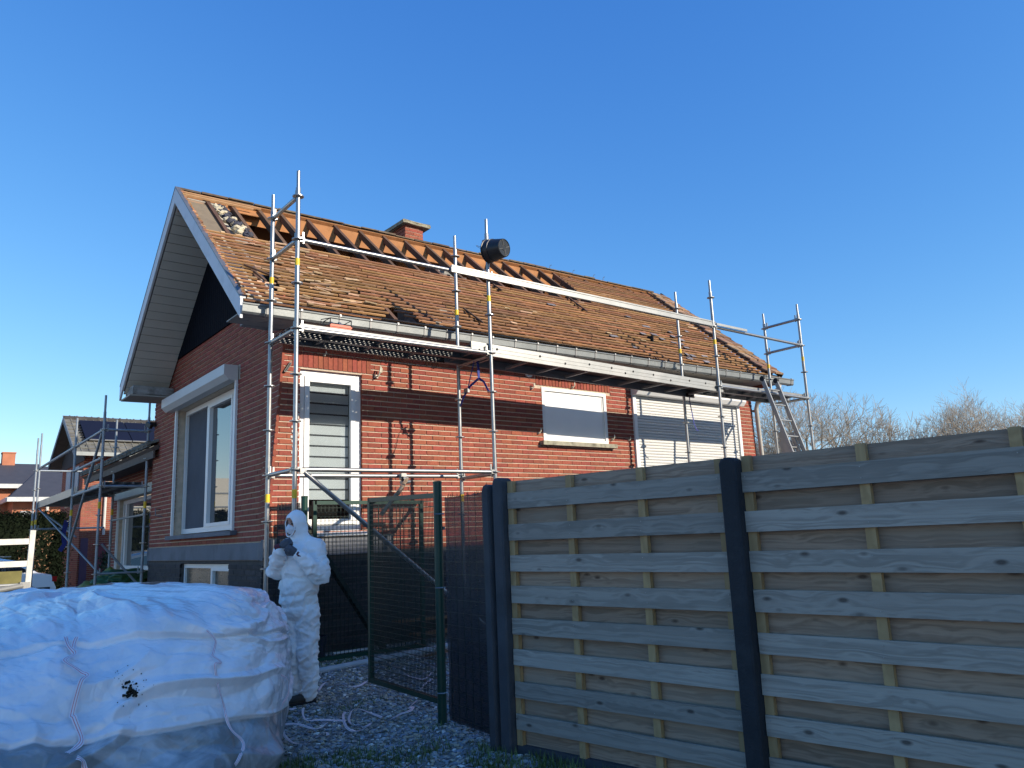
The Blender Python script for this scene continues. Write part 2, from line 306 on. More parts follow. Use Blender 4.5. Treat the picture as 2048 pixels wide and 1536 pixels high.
# mortar sheets with openings and reveals
ys = sorted({YW, 1.6, 1.85, 2.1, 7.42} | {v for o in GO for v in o[:2]}); zs = sorted({ZB, 1.34, 1.56, 3.9, 4.70, 2.3, 3.0} | {v for o in GO for v in o[2:]})
def wallsheet(lo, hi):
    b = MB()
    for i in range(len(ys)-1):
        for j in range(len(zs)-1):
            y0, y1, z0, z1 = ys[i], ys[i+1], zs[j], zs[j+1]
            if z1 <= lo+1e-4 or z0 >= hi-1e-4 or inside(y0, y1, z0, z1, GO): continue
            b.add([(XG+.010+dx(y, z), y, z) for y, z in ((y0, z0), (y1, z0), (y1, z1), (y0, z1))], [(0, 1, 2, 3)])
    for (y0, y1, z0, z1) in GO:
        if z0 >= lo and z1 <= hi:
            b.bb(XG+.012, XG+.3, y1, y1+.02, z0, z1); b.bb(XG+.012, XG+.3, y0-.02, y0, z0, z1); b.bb(XG+.012, XG+.32, y0-.02, y1+.02, z1, z1+.02); b.bb(XG+.012, XG+.32, y0-.02, y1+.02, z0-.02, z0); b.bb(XG+.301, XG+.32, y0-.02, y1+.02, z0, z1)
    return b
gw = wallsheet(1.34, 9).build('gable_wall', M_mortar, house)
gp = wallsheet(0, 1.34).build('gable_plinth', M_mortardark, house)
def x0f(z): return XG-.078*max(0, 3.9-z)
def frontsheet(lo, hi):
    b = MB(); zz = sorted({lo, hi} | {v for o in FO for v in o[2:] if lo < v < hi} | {v for v in (1.9, 2.6, 3.3, 3.9) if lo < v < hi}); xx = sorted({10.16} | {v for o in FO for v in o[:2]})
    for j in range(len(zz)-1):
        z0, z1 = zz[j], zz[j+1]
        b.add([(x0f(z0)+.01, YW+.01, z0), (.66, YW+.01, z0), (.66, YW+.01, z1), (x0f(z1)+.01, YW+.01, z1)], [(0, 1, 2, 3)])
        for i in range(len(xx)-1):
            if inside(xx[i], xx[i+1], z0, z1, FO): continue
            e0 = e1 = xx[i+1]
            if i == len(xx)-2: e0 += .03*(3.9-z0); e1 += .03*(3.9-z1)
            b.add([(xx[i], YW+.01, z0), (e0, YW+.01, z0), (e1, YW+.01, z1), (xx[i], YW+.01, z1)], [(0, 1, 2, 3)])
    return b
fwall = frontsheet(1.40, 4.24).build('front_wall', M_mortar, house)
fplinth = frontsheet(ZB, 1.40).build('front_plinth', M_mortardark, house)
b = MB()
for o in FO: b.bb(o[0]-.02, o[0], YW+.012, YW+.14, o[2], o[3]); b.bb(o[1], o[1]+.02, YW+.012, YW+.14, o[2], o[3]); b.bb(o[0]-.02, o[1]+.02, YW+.012, YW+.14, o[3], o[3]+.02)
b.build('window_reveal', M_brick, house)
# back and right side closing walls
b = MB(); b.bb(XG+.35, 10.1, 6.3, 6.32, .2, 4.3); b.bb(10.1, 10.14, YW+.05, 6.3, .2, 4.75); b.build('rear_wall', M_brick, house)
bricks = []   # (score, wall parent, material, centre, length, height, axis)
def course_free(a0, a1, z, h, O):
    iv = [(a0, a1)]
    for o in O:
        if z+h > o[2]+.012 and z < o[3]-.012:
            nv = []
            for p, q in iv:
                if o[1] <= p or o[0] >= q: nv.append((p, q)); continue
                if o[0]-p > .03: nv.append((p, o[0]))
                if q-o[1] > .03: nv.append((o[1], q))
            iv = nv
    return iv
def lay(wall, m, axis, a0f, a1, z0, z1, O, mod=.20, ch=.07, h=.054, gap=.006):
    k = 0; z = z0
    while z+h <= z1+.012:
        for p, q in course_free(a0f(z+h/2), a1, z, h, O):
            off = (k % 2)*mod/2; a = math.floor((p-off)/mod)*mod+off
            while a < q-.002:
                s, e = max(a+gap/2, p), min(a+mod-gap/2, q)
                if e-s > .025:
                    c = (s+e)/2; zc = z+h/2
                    pos = (XG+dx(c, zc)+U(-.0015, .0015), c, zc) if axis == 1 else (c, YW+U(-.0015, .0015), zc)
                    bricks.append([pos, e-s, h, axis, wall, m])
                a += mod
        z += ch; k += 1
SOLD = [(.56, 1.62, 3.70, 3.91), (4.52, 6.16, 3.81, 4.02)]
lay(gw, M_brick, 1, lambda z: YW, 7.42, 1.575, 4.70, [GO[0], (2.95, 6.2, 3.80, 4.0)])
lay(gp, M_brickdark, 1, lambda z: YW, 7.42, ZB, 1.33, [GO[1]])
lay(fwall, M_brick, 0, x0f, 10.16, 1.605, 4.22, FO+SOLD)
lay(fwall, M_brick, 0, lambda z: 1.97, 6.69, 1.405, 1.60, [])
lay(fplinth, M_brickdark, 0, x0f, 10.16, ZB, 1.32, FO)
for o in SOLD:   # soldier courses
    a = o[0]
    while a < o[1]-.03:
        bricks.append([((a+.033), YW-.001, (o[2]+o[3])/2, ), .056, o[3]-o[2]-.012, 0, fwall, M_brick]); a += .0683
def score(bk):
    p, L, h, ax, wl, m = bk; x, y, z = pix(p)
    if z < 0 or not (-40 < x < 2090 and -40 < y < 1560): return -1
    d = (Vector(p)-CAM); n = Vector((-1, 0, 0)) if ax == 1 else Vector((0, -1, 0))
    s = L*h*abs(d.normalized().dot(n))/d.length_squared
    if ax == 0 and y > 1085 - 0.0*x: s *= .3
    if ax == 0 and x > 1010 and y > 965-.108*(x-1030): s = -1
    if ax == 1 and y > 1165: s = -1
    if ax == 0 and y < 700+.14*(x-560) and x > 600: s *= .2
    return s
for bk in bricks: bk.append(score(bk))
bricks.sort(key=lambda q: -q[-1])
BM = {}
def brick_obj(bk):
    p, L, h, ax, wl, m, sc_ = bk; key = (round(L, 2), round(h, 3), m.name)
    if key not in BM: BM[key] = MB().box((0, 0, 0), (key[0] if abs(key[0]-L) < .006 else L, .03, h)).mesh('brick', m)
    off = .0143
    pos = (p[0]+off, p[1], p[2]) if ax == 1 else (p[0], p[1]+off, p[2])
    inst('brick', BM[key], wl, pos, (0, 0, R(90)+R(U(-.3, .3))) if ax == 1 else (U(-.004, .004), 0, R(U(-.3, .3))))
NOBJ = 262
for bk in bricks[:NOBJ]: brick_obj(bk)
rest = {}
for bk in bricks[NOBJ:]:
    if bk[-1] < 0 and (bk[0][0] > 11 or bk[0][2] < -1): continue
    rest.setdefault((bk[4].name, bk[5].name), (bk[4], bk[5], MB()))[2].box((bk[0][0]+(.0143 if bk[3] == 1 else 0), bk[0][1]+(.0143 if bk[3] == 0 else 0), bk[0][2]), (.03, bk[1], bk[2]) if bk[3] == 1 else (bk[1], .03, bk[2]))
for wl, m, mb in rest.values(): mb.build('brick', m, wl, kind='stuff')
# mortar smear on the corner pier
b = MB()
for k in range(26):
    z = 2.62+k*.024; x = .60-.035*(3.3-z)/.6+U(-.02, .02); b.box((x+.03, YW-.004, z), (.05+U(-.02, .03), .010, .030), Euler((0, U(-.3, .3), 0)).to_matrix())
b.build('mortar_smear', mat('white_mortar_smear', (.62, .58, .52), .95, 0, .2, 20, .6, 60), fwall)
# bluestone band
b = MB(); b.extr([(XG-.03+dx(YW, 1.45), YW-.03, 1.345), (XG-.03+dx(YW, 1.45), YW-.03, 1.555), (XG+.1, YW-.03, 1.555), (XG+.1, YW-.03, 1.345)], (0, .002, 0))
b = MB(); xa = XG-.02; xb = xa+dx(YW, 1.45)
b.add([(xb, YW-.025, 1.345), (xa, 2.1, 1.345), (xa, 7.42, 1.345), (xa+.1, 7.42, 1.345), (xa+.1, YW-.025, 1.345)], [(0, 1, 2, 3, 4)][::-1])
b.v = []; b.f = []
pl_ = [(xb, YW-.025), (xa, 2.1), (xa, 7.42), (xa+.12, 7.42), (xa+.12, YW+.05), (xb, YW+.05)]
b.prism(pl_, 2, 1.345, 1.558); b.build('bluestone_band', M_bluestone, house)
MB().bb(xb+.001, 1.95, YW-.026, YW+.04, 1.372, 1.585).build('bluestone_band', M_bluestone, house)
# ---- gable window with shutter box, rails, curtains
def frame(b, ax, P, a0, a1, z0, z1, t, d):
    for (p, q, r_, s) in ((a0, a0+t, z0, z1), (a1-t, a1, z0, z1), (a0+t, a1-t, z1-t, z1), (a0+t, a1-t, z0, z0+t)):
        if ax == 1: b.bb(P, P+d, p, q, r_, s)
        else: b.bb(p, q, P, P+d, r_, s)
wg = MB(); X1 = XG+.13
frame(wg, 1, X1, 3.07, 5.94, 1.76, 3.79, .075, .07)
for y in (4.72, 3.55): wg.bb(X1-.003, X1+.066, y-.045, y+.045, 1.835, 3.715)
gwin = wg.build('window', M_white, house)
b = MB(); frame(b, 1, X1-.012, 3.595, 4.675, 1.835, 3.715, .05, .06); b.build('sash', M_white, gwin)
MB().bb(X1+.045, X1+.05, 3.12, 5.9, 1.8, 3.75).build('pane', M_glass, gwin)
for y0, y1 in ((4.77, 5.86), (3.15, 3.51)):
    b = MB(); y = y0
    while y < y1: b.bb(X1+.038, X1+.043, y, min(y+.02, y1), 1.84, 3.71); y += .045
    b.build('curtain', mat('grey_curtain', (.17, .18, .20), .9, 0, .1, 3), gwin)
sh = MB(); sh.prism([(XG-.005, 4.0), (XG-.19, 4.0), (XG-.19, 3.87), (XG-.12, 3.79), (XG-.005, 3.79)], 1, 3.03, 6.2)
sh.v = [(x, y, z) for x, y, z in sh.v]
sh.v = [(v[0], v[1], v[2]) for v in sh.v]
sbox = MB(); n0 = [(XG-.004, 4.01), (XG-.20, 4.01), (XG-.20, 3.87), (XG-.13, 3.80), (XG-.004, 3.80)]
sbox.add([(x, 3.02, z) for x, z in n0]+[(x, 6.2, z) for x, z in n0], [(0, 1, 2, 3, 4), (9, 8, 7, 6, 5)]+[(k, (k+1) % 5, 5+(k+1) % 5, 5+k) for k in range(5)])
sbox.build('shutter_box', mat('offwhite_shutter_box', (.60, .59, .56), .45, 0, .03, 3), house)
for y_ in (3.02, 5.922): MB().bb(XG-.035, XG+.004, y_, y_+.046, 1.72, 3.80).build('shutter_rail', M_white, house)
MB().bb(XG-.09, XG+.12, 2.92, 6.06, 1.675, 1.735).build('window_sill', M_bluestone, house)
b = MB(); frame(b, 1, XG+.06, 3.24, 5.45, .64, 1.29, .06, .05); b.bb(XG+.058, XG+.11, 4.05, 4.13, .7, 1.23); cw = b.build('cellar_window', M_white, house)
MB().bb(XG+.09, XG+.1, 3.26, 5.43, .66, 1.27).build('pane', mat('frosted_cellar_glass', (.10, .085, .06), .25, 0, .4, 40), cw)
b = MB(); frame(b, 1, XG+.045, 3.2401, 4.05, .7, 1.2299, .035, .05); b.build('sash', M_white, cw)
# ---- door-height window in the long wall
b = MB(); Y1 = YW+.05; frame(b, 0, Y1, .66, 1.52, 1.665, 3.68, .075, .07); dwin = b.build('tall_window', M_white, house)
b = MB(); frame(b, 0, Y1-.015, .74, 1.44, 1.745, 3.60, .065, .06); b.build('sash', M_white, dwin)
z = 3.54; k = 0; bl = MB(); bd = MB()
while z > 2.12:
    h_ = .115 if k % 2 == 0 else .020
    (bl if k % 2 == 0 else bd).bb(.80, 1.38, Y1+.075-(.004 if k % 2 else 0), Y1+.079, z-h_, z); z -= h_+.001; k += 1
bd.build('blind_sheer_band', mat('grey_blind_band', (.10, .105, .115), .8), dwin); bl.build('blind_band', M_blindL, dwin)
mg = bpy.data.materials.new('clear_glass'); mg.use_nodes = True; nn = mg.node_tree.nodes; ll = mg.node_tree.links
tr = nn.new('ShaderNodeBsdfTransparent'); tr.inputs[0].default_value = (.82, .85, .86, 1); gl = nn.new('ShaderNodeBsdfGlossy'); gl.inputs['Roughness'].default_value = .02; fr = nn.new('ShaderNodeFresnel'); fr.inputs[0].default_value = 1.6
ms = nn.new('ShaderNodeMixShader'); ll.new(fr.outputs[0], ms.inputs[0]); ll.new(tr.outputs[0], ms.inputs[1]); ll.new(gl.outputs[0], ms.inputs[2]); ll.new(ms.outputs[0], nn['Material Output'].inputs[0])
MB().bb(.80, 1.38, Y1+.03, Y1+.034, 1.81, 3.54).build('pane', mg, dwin)
MB().bb(.70, 1.48, Y1+.2, Y1+.22, 1.7, 3.65).build('room_backing', M_dark, dwin)
b = MB(); b.extr([(.62, YW-.07, 1.60), (.62, YW-.07, 1.632), (.62, YW+.06, 1.664), (.62, YW+.06, 1.60)], (.96, 0, 0)); b.build('window_sill', M_white, house)
# ---- blind panel window, sill, wall clips
b = MB(); frame(b, 0, YW-.006, 4.63, 6.04, 2.935, 3.79, .055, .07); pw = b.build('panel_window', M_white, house)
b = MB(); b.bb(4.685, 5.985, YW+.022, YW+.04, 2.99, 3.735); b.build('infill_panel', mat('white_infill_panel', (.88, .87, .83), .5, 0, .02, 3), pw)
b = MB(); b.bb(4.70, 5.97, YW+.012, YW+.0215, 3.005, 3.02); b.bb(5.955, 5.97, YW+.012, YW+.0215, 3.02, 3.72); b.build('glazing_bead', M_white, pw)
MB().bb(4.55, 6.16, YW-.09, YW+.03, 2.868, 2.932).build('window_sill', mat('mossy_stone_sill', (.34, .32, .24), .9, 0, .2, 14, .5, 60, dirt=(.10, .09, .06), dscale=9, damt=.9), house)
def hook(x, z, s=1):
    b = MB(); b.path([(x, YW+.01, z-.03*s), (x, YW-.05*s, z-.035*s), (x+.01, YW-.07*s, z), (x+.02*s, YW-.06*s, z+.05*s), (x+.035*s, YW-.05*s, z+.04*s), (x+.03*s, YW-.05*s, z)], .006*s+.003, 6)
    b.box((x, YW-.012, z-.03*s), (.035*s, .024, .03*s)); b.build('wall_hook', mat('cream_hook', (.62, .58, .45), .5), house)
hook(1.72, 3.72, 1.5); hook(4.42, 3.77, .9); hook(5.28, 3.86, .9); hook(4.52, 3.08, .9); hook(6.12, 3.05, .9); hook(6.52, 3.05, .7); hook(.98, 3.90, .6)
b = MB()
for k in range(10): b.box((.455+k*.012*.6, YW-.02, 3.62+k*.012), (.03, .03, .02))
b.build('wall_lamp', M_black, house)
b = MB(); b.bb(XG-.10, XG, 7.28, 7.36, 3.72, 3.80); b.box((XG-.12, 7.30, 3.74), (.06, .14, .08), Euler((.5, 0, .4)).to_matrix()); b.build('corner_floodlight', M_black, house)
b = MB(); b.path([(XG, 6.75, 2.20), (XG-.09, 6.72, 2.22), (XG-.10, 6.66, 2.10), (XG, 6.62, 2.08)], .008, 6); b.build('wall_bracket', M_steeldull, house)
b = MB(); b.lathe([(.085, 0), (.085, -.02), (.06, -.02), (.06, -.012), (0, -.012)], (4.38, YW-.001, 4.0), 20, Euler((R(-90), 0, 0)).to_matrix()); v_ = b.build('round_vent', M_whiteshut, house)
b = MB(); [b.bb(4.38-.05, 4.38+.05, YW-.019, YW-.013, 4.0-.045+k*.018, 4.0-.039+k*.018) for k in range(6)]; b.build('louvre', M_dark, v_)
# ---- roller shutter
shb = MB(); n1 = [(YW-.004, 4.03), (YW-.19, 4.03), (YW-.19, 3.89), (YW-.13, 3.82), (YW-.004, 3.82)]
shb.add([(6.66, y, z) for y, z in n1]+[(9.72, y, z) for y, z in n1], [(0, 1, 2, 3, 4), (9, 8, 7, 6, 5)]+[(k, (k+1) % 5, 5+(k+1) % 5, 5+k) for k in range(5)])
shb.build('shutter_box', M_white, house)
for x_ in (6.67, 9.62): MB().bb(x_, x_+.076, YW-.035, YW+.01, 1.7, 3.82).build('shutter_rail', M_white, house)
bs = MB(); prof = [(0, .0), (-.010, .006), (-.014, .022), (-.012, .038), (-.004, .047), (0, .048)]
bs.add([(-1.437, y, z) for y, z in prof]+[(1.437, y, z) for y, z in prof], [(k, k+1, 6+k+1, 6+k) for k in range(5)]+[(0, 6, 11, 5)])
sme = bs.mesh('shutter_slat', M_whiteshut)
shut = MB().bb(6.745, 9.62, YW+.012, YW+.02, 1.7, 3.82).build('roller_shutter', M_blindD, house)
for k in range(41): inst('slat', sme, shut, (8.1825, YW+.008, 1.75+k*.0505))
# ---- roof timbers
roof = MB()
rafx = [-.22, .15, .52, .96, 1.34, 1.79, 2.29, 2.74, 3.22, 3.65, 4.11, 4.49, 4.97, 5.50, 5.89, 6.34, 6.80, 7.2, 7.65, 8.1, 8.55, 9.0, 9.45, 9.9, 10.35]
rme = MB().box((0, 0, 0), (.058, 1, .095)).mesh('rafter', M_rafter); rme2 = MB().box((0, 0, 0), (.05, 1, .04)).mesh('rafter', M_rafter)
eave = MB()
def slope_obj(name, me, x, y0, y1, off, rear=False):
    yc = (y0+y1)/2; L = abs(y1-y0)/math.cos(PIT); n = Vector((0, math.sin(PIT) if rear else -math.sin(PIT), math.cos(PIT)))
    p = Vector((x, yc, RS(x, yc)))+n*off
    return inst(name, me, roofp, p, ((-PIT if rear else PIT), 0, 0), (1, L, 1))
b = MB()  # ridge board is the roof's own body
b.bb(XL+.02, 7.2, YR-.02, YR+.02, 6.46, 6.72)
for v in range(len(b.v)): b.v[v] = (b.v[v][0], b.v[v][1], b.v[v][2]+ZT(b.v[v][0]))
roofp = b.build('roof', M_sheath, house)
for i, x in enumerate(rafx):
    jx = U(-.012, .012)
    slope_obj('rafter', rme, x+jx, 1.0, YR-.01, -.022-.048)
    if x < 7.5: slope_obj('rafter', rme2, x+jx, YR+.01, 6.7, -.022-.02, True)
# rear slope underlay (orange), ridge capping, purlin, attic closing
def slab(x0, x1, y0, y1, off, th, name, m, parent, extra=0):
    s = -1 if (y0+y1)/2 < YR else 1; n = Vector((0, s*math.sin(PIT), math.cos(PIT))); b = MB()
    q = []
    for o_ in (off, off-th):
        for x, y in ((x0, y0), (x1, y0), (x1, y1), (x0, y1)): q.append(Vector((x, y, RS(x, y)))+n*o_)
    b.add(q, [(0, 1, 2, 3), (7, 6, 5, 4), (0, 4, 5, 1), (1, 5, 6, 2), (2, 6, 7, 3), (3, 7, 4, 0)]); return b.build(name, m, parent)
slab(XL, 7.35, YR+.0, 6.85, -.002, .018, 'rear_underlay', M_sheath, roofp)
slab(7.35, XR, YR+.0, 6.85, -.002, .018, 'rear_underlay', M_sheath, roofp)
slab(XL, XR, YR+.0, 6.88, .04, .03, 'rear_roof_covering', mat('mossy_rear_tiles', (.16, .12, .08), .9, 0, .3, 8, .5, 30, rand=.1), roofp)
b = MB(); b.beam((.46, YR+.72, RS(.46, YR+.72)-.16), (7.4, YR+.72, RS(7.4, YR+.72)-.16), .08, .14); b.build('purlin', M_rafter, roofp)
b = MB(); b.beam((.46, 2.3, RS(0, 2.3)-.30), (7.4, 2.3, RS(7.4, 2.3)-.30), .09, .16); b.build('purlin', M_rafter, roofp)
b = MB(); b.bb(.45, 10.1, 1.45, 6.3, 4.30, 4.33); b.bb(7.42, 7.44, 1.5, 6.2, 4.3, 5.0); b.build('attic_floor', M_dark, house)
# ridge capping edge of the rear tiles, broken and uneven
b = MB(); x = XL
while x < 10.3:
    L = U(.30, .42); z = RS(x, YR); j = U(-.012, .012)
    b.beam((x, YR+.015, z+.035+j), (x+L-.012, YR+.015, z+.035+j+ZT(L)-ZT(0)), U(.05, .08), U(.018, .032)); x += L
b.build('ridge_capping', mat('brown_ridge_tile', (.13, .095, .062), .9, 0, .3, 12, .5, 60, rand=.3), roofp, kind='stuff')
b = MB()
for x in (7.1, 7.75, 8.35, 8.65): b.path([(x, YR, RS(x, YR)+.05), (x+.02, YR, RS(x, YR)+.12), (x+.05, YR-.02, RS(x, YR)+.13)], .006, 5)
b.build('ridge_hook', M_steeldull, roofp)
# two light laths along the ridge at the left end
for dy, L in ((.06, 1.25), (.14, 1.1)):
    b = MB(); b.beam((XL+.03, YR-dy, RS(XL, YR-dy)+.0), (XL+L, YR-dy, RS(XL+L, YR-dy)+.0), .025, .03, NRM); b.build('batten', mat('pale_batten', (.50, .29, .14), .85, 0, .15, 9), roofp)
# battens
blen = {}
def batten(x0, x1, y, jit=.0035):
    L = round(x1-x0, 1) or .1
    if L not in blen: blen[L] = MB().box((0, 0, 0), (L-.012, .031, .020)).mesh('batten', M_batten)
    xc = (x0+x1)/2; p = Vector((xc, y, RS(xc, y)))-NRM*.012
    return inst('batten', blen[L], roofp, p+Vector((0, 0, U(-jit, jit)*.6)), (PIT+U(-.05, .05), -.0115+U(-1, 1)*jit/max(L, .4)*1.2, U(-1, 1)*jit/max(L, .4)))
PITCH_B = .0892   # horizontal distance between rows (0.117 m up the slope)
rows = 34; yy = .93
missing = [(1, 1.65, 2.15), (2, 1.75, 2.0), (0, 1.5, 1.9), (3, 1.72, 1.9), (7, .10, .30), (6, .12, .36), (5, .18, .34), (4, .22, .33)]
for r_ in range(32):
    y = .93+r_*PITCH_B
    if y > YR-.06: break
    segs = [(XL+.02, XR-.45)] if y < 2.70 else [(7.10+.12*(y-2.7), XR-.45)]
    for s0, s1 in segs:
        x = s0
        while x < s1-.2:
            L = round(random.choice((1.4, 1.8, 2.2, 2.7, 3.1)), 1); e = min(x+L, s1)
            if s1-e < .5: e = s1
            cuts = [(a, c) for rr, a, c in missing if rr == r_ and a > x and c < e]
            if cuts:
                a, c = cuts[0]; batten(x, a, y); batten(c, e, y)
            else: batten(x, e, y)
            x = e
# short splintered lath ends and chips lying over the battens
b = MB()
for k in range(90):
    x = random.choice((U(-.1, 10), U(0, 1.6), U(.2, 1.4))); y = U(.95, 2.65) if x < 7 else U(.95, 3.7); p = Vector((x, y, RS(x, y)))+NRM*U(.004, .012)
    M = (Euler((PIT+U(-.15, .15), U(-.1, .1), U(-.5, .5)*(rnd() < .4))).to_matrix()); b.box(p, (U(.05, .28), U(.012, .03), U(.006, .018)), M)
b.build('splintered_lath', mat('pale_split_wood', (.52, .34, .20), .85, 0, .25, 12, rand=.35), roofp, kind='stuff')
# boards between the battens low down on some bays (greyed wood)
b = MB()
for k in range(22):
    x = U(7.6, 8.6) if k < 14 else U(5.5, 9.9); y = U(.95, 2.4); p = Vector((x, y, RS(x, y)))+NRM*.014; b.box(p, (U(.08, .2), U(.05, .09), .006), Euler((PIT, 0, U(-.1, .1))).to_matrix())
b.build('slate_scrap', mat('grey_slate_scrap', (.19, .17, .17), .8, 0, .2, 12, rand=.3), roofp, kind='stuff')
def toothed(x, y, L, ang):
    t = thing('notched_batten', (x, y, RS(x, y)+.05), {0: 'short notched brown batten lying on the roof below the black bucket', 1: 'notched brown batten lying askew on the roof laths left of the tall pole pair', 2: 'thin notched batten lying on the roof laths near the right end of the open strip', 3: 'loose brown lath slung across the battens beside the left bargeboard', 4: 'short loose lath propped against another beside the left bargeboard'}[toothed.k], 'batten'); toothed.k += 1
    d = Vector((math.sin(ang), -math.cos(ang)*math.cos(PIT), -math.cos(ang)*math.sin(PIT))); p = Vector((x, y, RS(x, y)))+NRM*.035
    b = MB(); b.beam(p, p+d*L, .03, .022, NRM); b.build('lath', M_rafter, t)
    if toothed.k < 4:
        b = MB(); n = max(2, int(L/.17))
        for i in range(n): b.box(p+d*(L*(i+.5)/n)-NRM*.014, (.05, .04, .028), Euler((PIT, 0, .3)).to_matrix())
        b.build('tooth', M_blackmat, t)
toothed.k = 0
for a_ in ((4.60, 2.56, .24, .2), (3.22, 1.51, .48, .2), (6.42, 2.63, .60, .02), (0.0, 1.70, .46, .95), (.09, 1.57, .28, .25)): toothed(*a_)
# first bays of the open strip: brown fibre sheet and torn insulation
slab(-.18, .12, 2.68, 3.66, -.06, .012, 'fibre_sheet', mat('grey_brown_fibre_sheet', (.22, .17, .11), .9, 0, .15, 5, .3, 30, dirt=(.15, .11, .07), dscale=3, damt=.6), roofp)
slab(-.18, .95, 3.66, YR-.02, -.075, .012, 'orange_board', M_sheath, roofp)
for (m, n, sd_) in ((mat('yellow_mineral_wool', (.60, .52, .36), .95, 0, .2, 20, .8, 60), 30, 1), (mat('dark_grey_wool', (.060, .060, .075), .95, 0, .3, 20, .8, 60), 26, 2)):
    random.seed(20+sd_); b = MB()
    for k in range(n):
        t = U(0, 1); x = .23+.18*t+(U(-.06, .02) if sd_ == 1 and rnd() < .6 else U(-.02, .10)); y = 3.66-t*.92; p = Vector((min(max(x, .20), .47), y, RS(x, y)))-NRM*(.055 if sd_ == 1 else .045)
        c = bmesh.new(); bmesh.ops.create_icosphere(c, subdivisions=2, radius=1); s_ = U(.035, .065)
        vs_ = [p+Vector((v.co.x*s_*1.0, v.co.y*s_*1.2, v.co.z*s_*.8))*(1+.45*noise.noise(v.co*2.3+Vector((k, sd_, 0)))) for v in c.verts]
        b.add(vs_, [tuple(v.index for v in f.verts) for f in c.faces]); c.free()
    b.build('insulation_wool', m, roofp, kind='stuff')
random.seed(11)
MB().bb(.2, .48, 2.75, 2.86, 5.70, 5.80).build('insulation_block', M_conc, roofp)
# rubble blocks in the attic seen between the rafters
for i, (x, y, z, s) in enumerate(((3.86, 3.35, 6.15, .16), (4.02, 3.15, 6.0, .18), (4.30, 3.05, 5.95, .14), (6.3, 3.35, 6.2, .12), (6.55, 3.2, 6.12, .12))):
    b = MB(); [b.box((x+U(-.03, .03), y+U(-.03, .03), z-.05*k), (s, s*.9, .045), Euler((0, 0, U(-.2, .2))).to_matrix()) for k in range(4)]; b.build('chimney_breast_brick', mat('sooty_brick', (.16, .12, .10), .9, 0, .3, 14, .5, 50), roofp)
MB().bb(3.9, 4.3, 3.3, 4.6, 4.33, 6.2).build('chimney_breast', M_conc, roofp)
# verge tiles left in place at the right end
tp = MB(); tp.prism([(-.13, 0), (-.12, .022), (-.05, .030), (.05, .030), (.12, .022), (.13, 0), (.11, -.008), (-.11, -.008)], 1, -.12, .12)
tme = tp.mesh('roof_tile', mat('old_brown_clay_tile', (.30, .17, .095), .9, 0, .25, 14, .5, 50, dirt=(.26, .24, .18), dscale=7, damt=.8, rand=.35))
for k in range(23):
    y = .98+k*.127
    for j, xx_ in enumerate((10.12, 10.38)):
        if y > YR-.1: continue
        q = Vector((xx_+U(-.015, .015), y, RS(xx_, y)))+NRM*(.03+.012*(k % 2)); inst('roof_tile', tme, roofp, q, (PIT-.12+U(-.05, .05), 0, U(-.06, .06)), (1, .78, 1))
b = MB(); b.beam((10.0, .95, RS(10, .95)+.01), (10.0, 3.8, RS(10, 3.8)+.01), .025, .03, NRM); b.build('verge_lath', M_rafter, roofp)
b = MB(); b.beam((XR+.03, .92, RS(XR, .92)+.0), (XR+.03, YR, RS(XR, YR)+.0), .03, .09, NRM); b.build('bargeboard', M_blackmat, house)
# left verge: lath ends, bargeboards, soffit
def barge(y0, y1, name='bargeboard'):
    b = MB(); s = [(y0, RS(XL, y0)+.02), (y1, RS(XL, y1)+.02), (y1, RS(XL, y1)-.215), (y0, RS(XL, y0)-.215)]
    b.prism(s, 0, XL-.03, XL); return b.build(name, M_barge, house)
barge(.89, YR); barge(YR+.0005, 6.83)
b = MB(); b.prism([(.89, RS(XL, .89)+.045), (YR, ZR+.045), (6.83, RS(XL, 6.83)+.045), (6.83, RS(XL, 6.83)+.022), (YR, ZR+.022), (.89, RS(XL, .89)+.022)], 0, XL-.035, XL+.03)
b.build('verge_trim', M_steeldull, house)
b = MB()
for k in range(46):
    y = .95+k*.063; p = Vector((XL+.035+U(-.01, .01), y, RS(XL, y)))+NRM*.022; b.box(p, (.05+U(-.015, .015), .05, .03), Euler((PIT+U(-.2, .2), U(-.3, .3), U(-.3, .3))).to_matrix())
b.build('lath_end', M_batten, roofp, kind='stuff')
pm = MB().box((0, 0, 0), (.665, .15, .012)).mesh('soffit_panel', M_soffit)
soff = slab(XL+.002, XG-.02, YR, 6.80, -.19, .01, 'soffit', M_fascia, house)
L0 = (6.80-YR)/math.cos(PIT); npn = 24
n2 = Vector((0, math.sin(PIT), math.cos(PIT)))
for k in range(npn):
    t = (k+.5)/npn; y = YR+(6.80-YR)*t; p = Vector(((XL+XG)/2-.005, y, RS(.08, y)))-n2*.208; inst('soffit_panel', pm, soff, p, (-PIT+.02, 0, 0), (1, L0/npn*.93/.15, 1))
slab(XL+.002, XG-.02, 1.0, YR, -.19, .015, 'soffit', M_soffit, house)
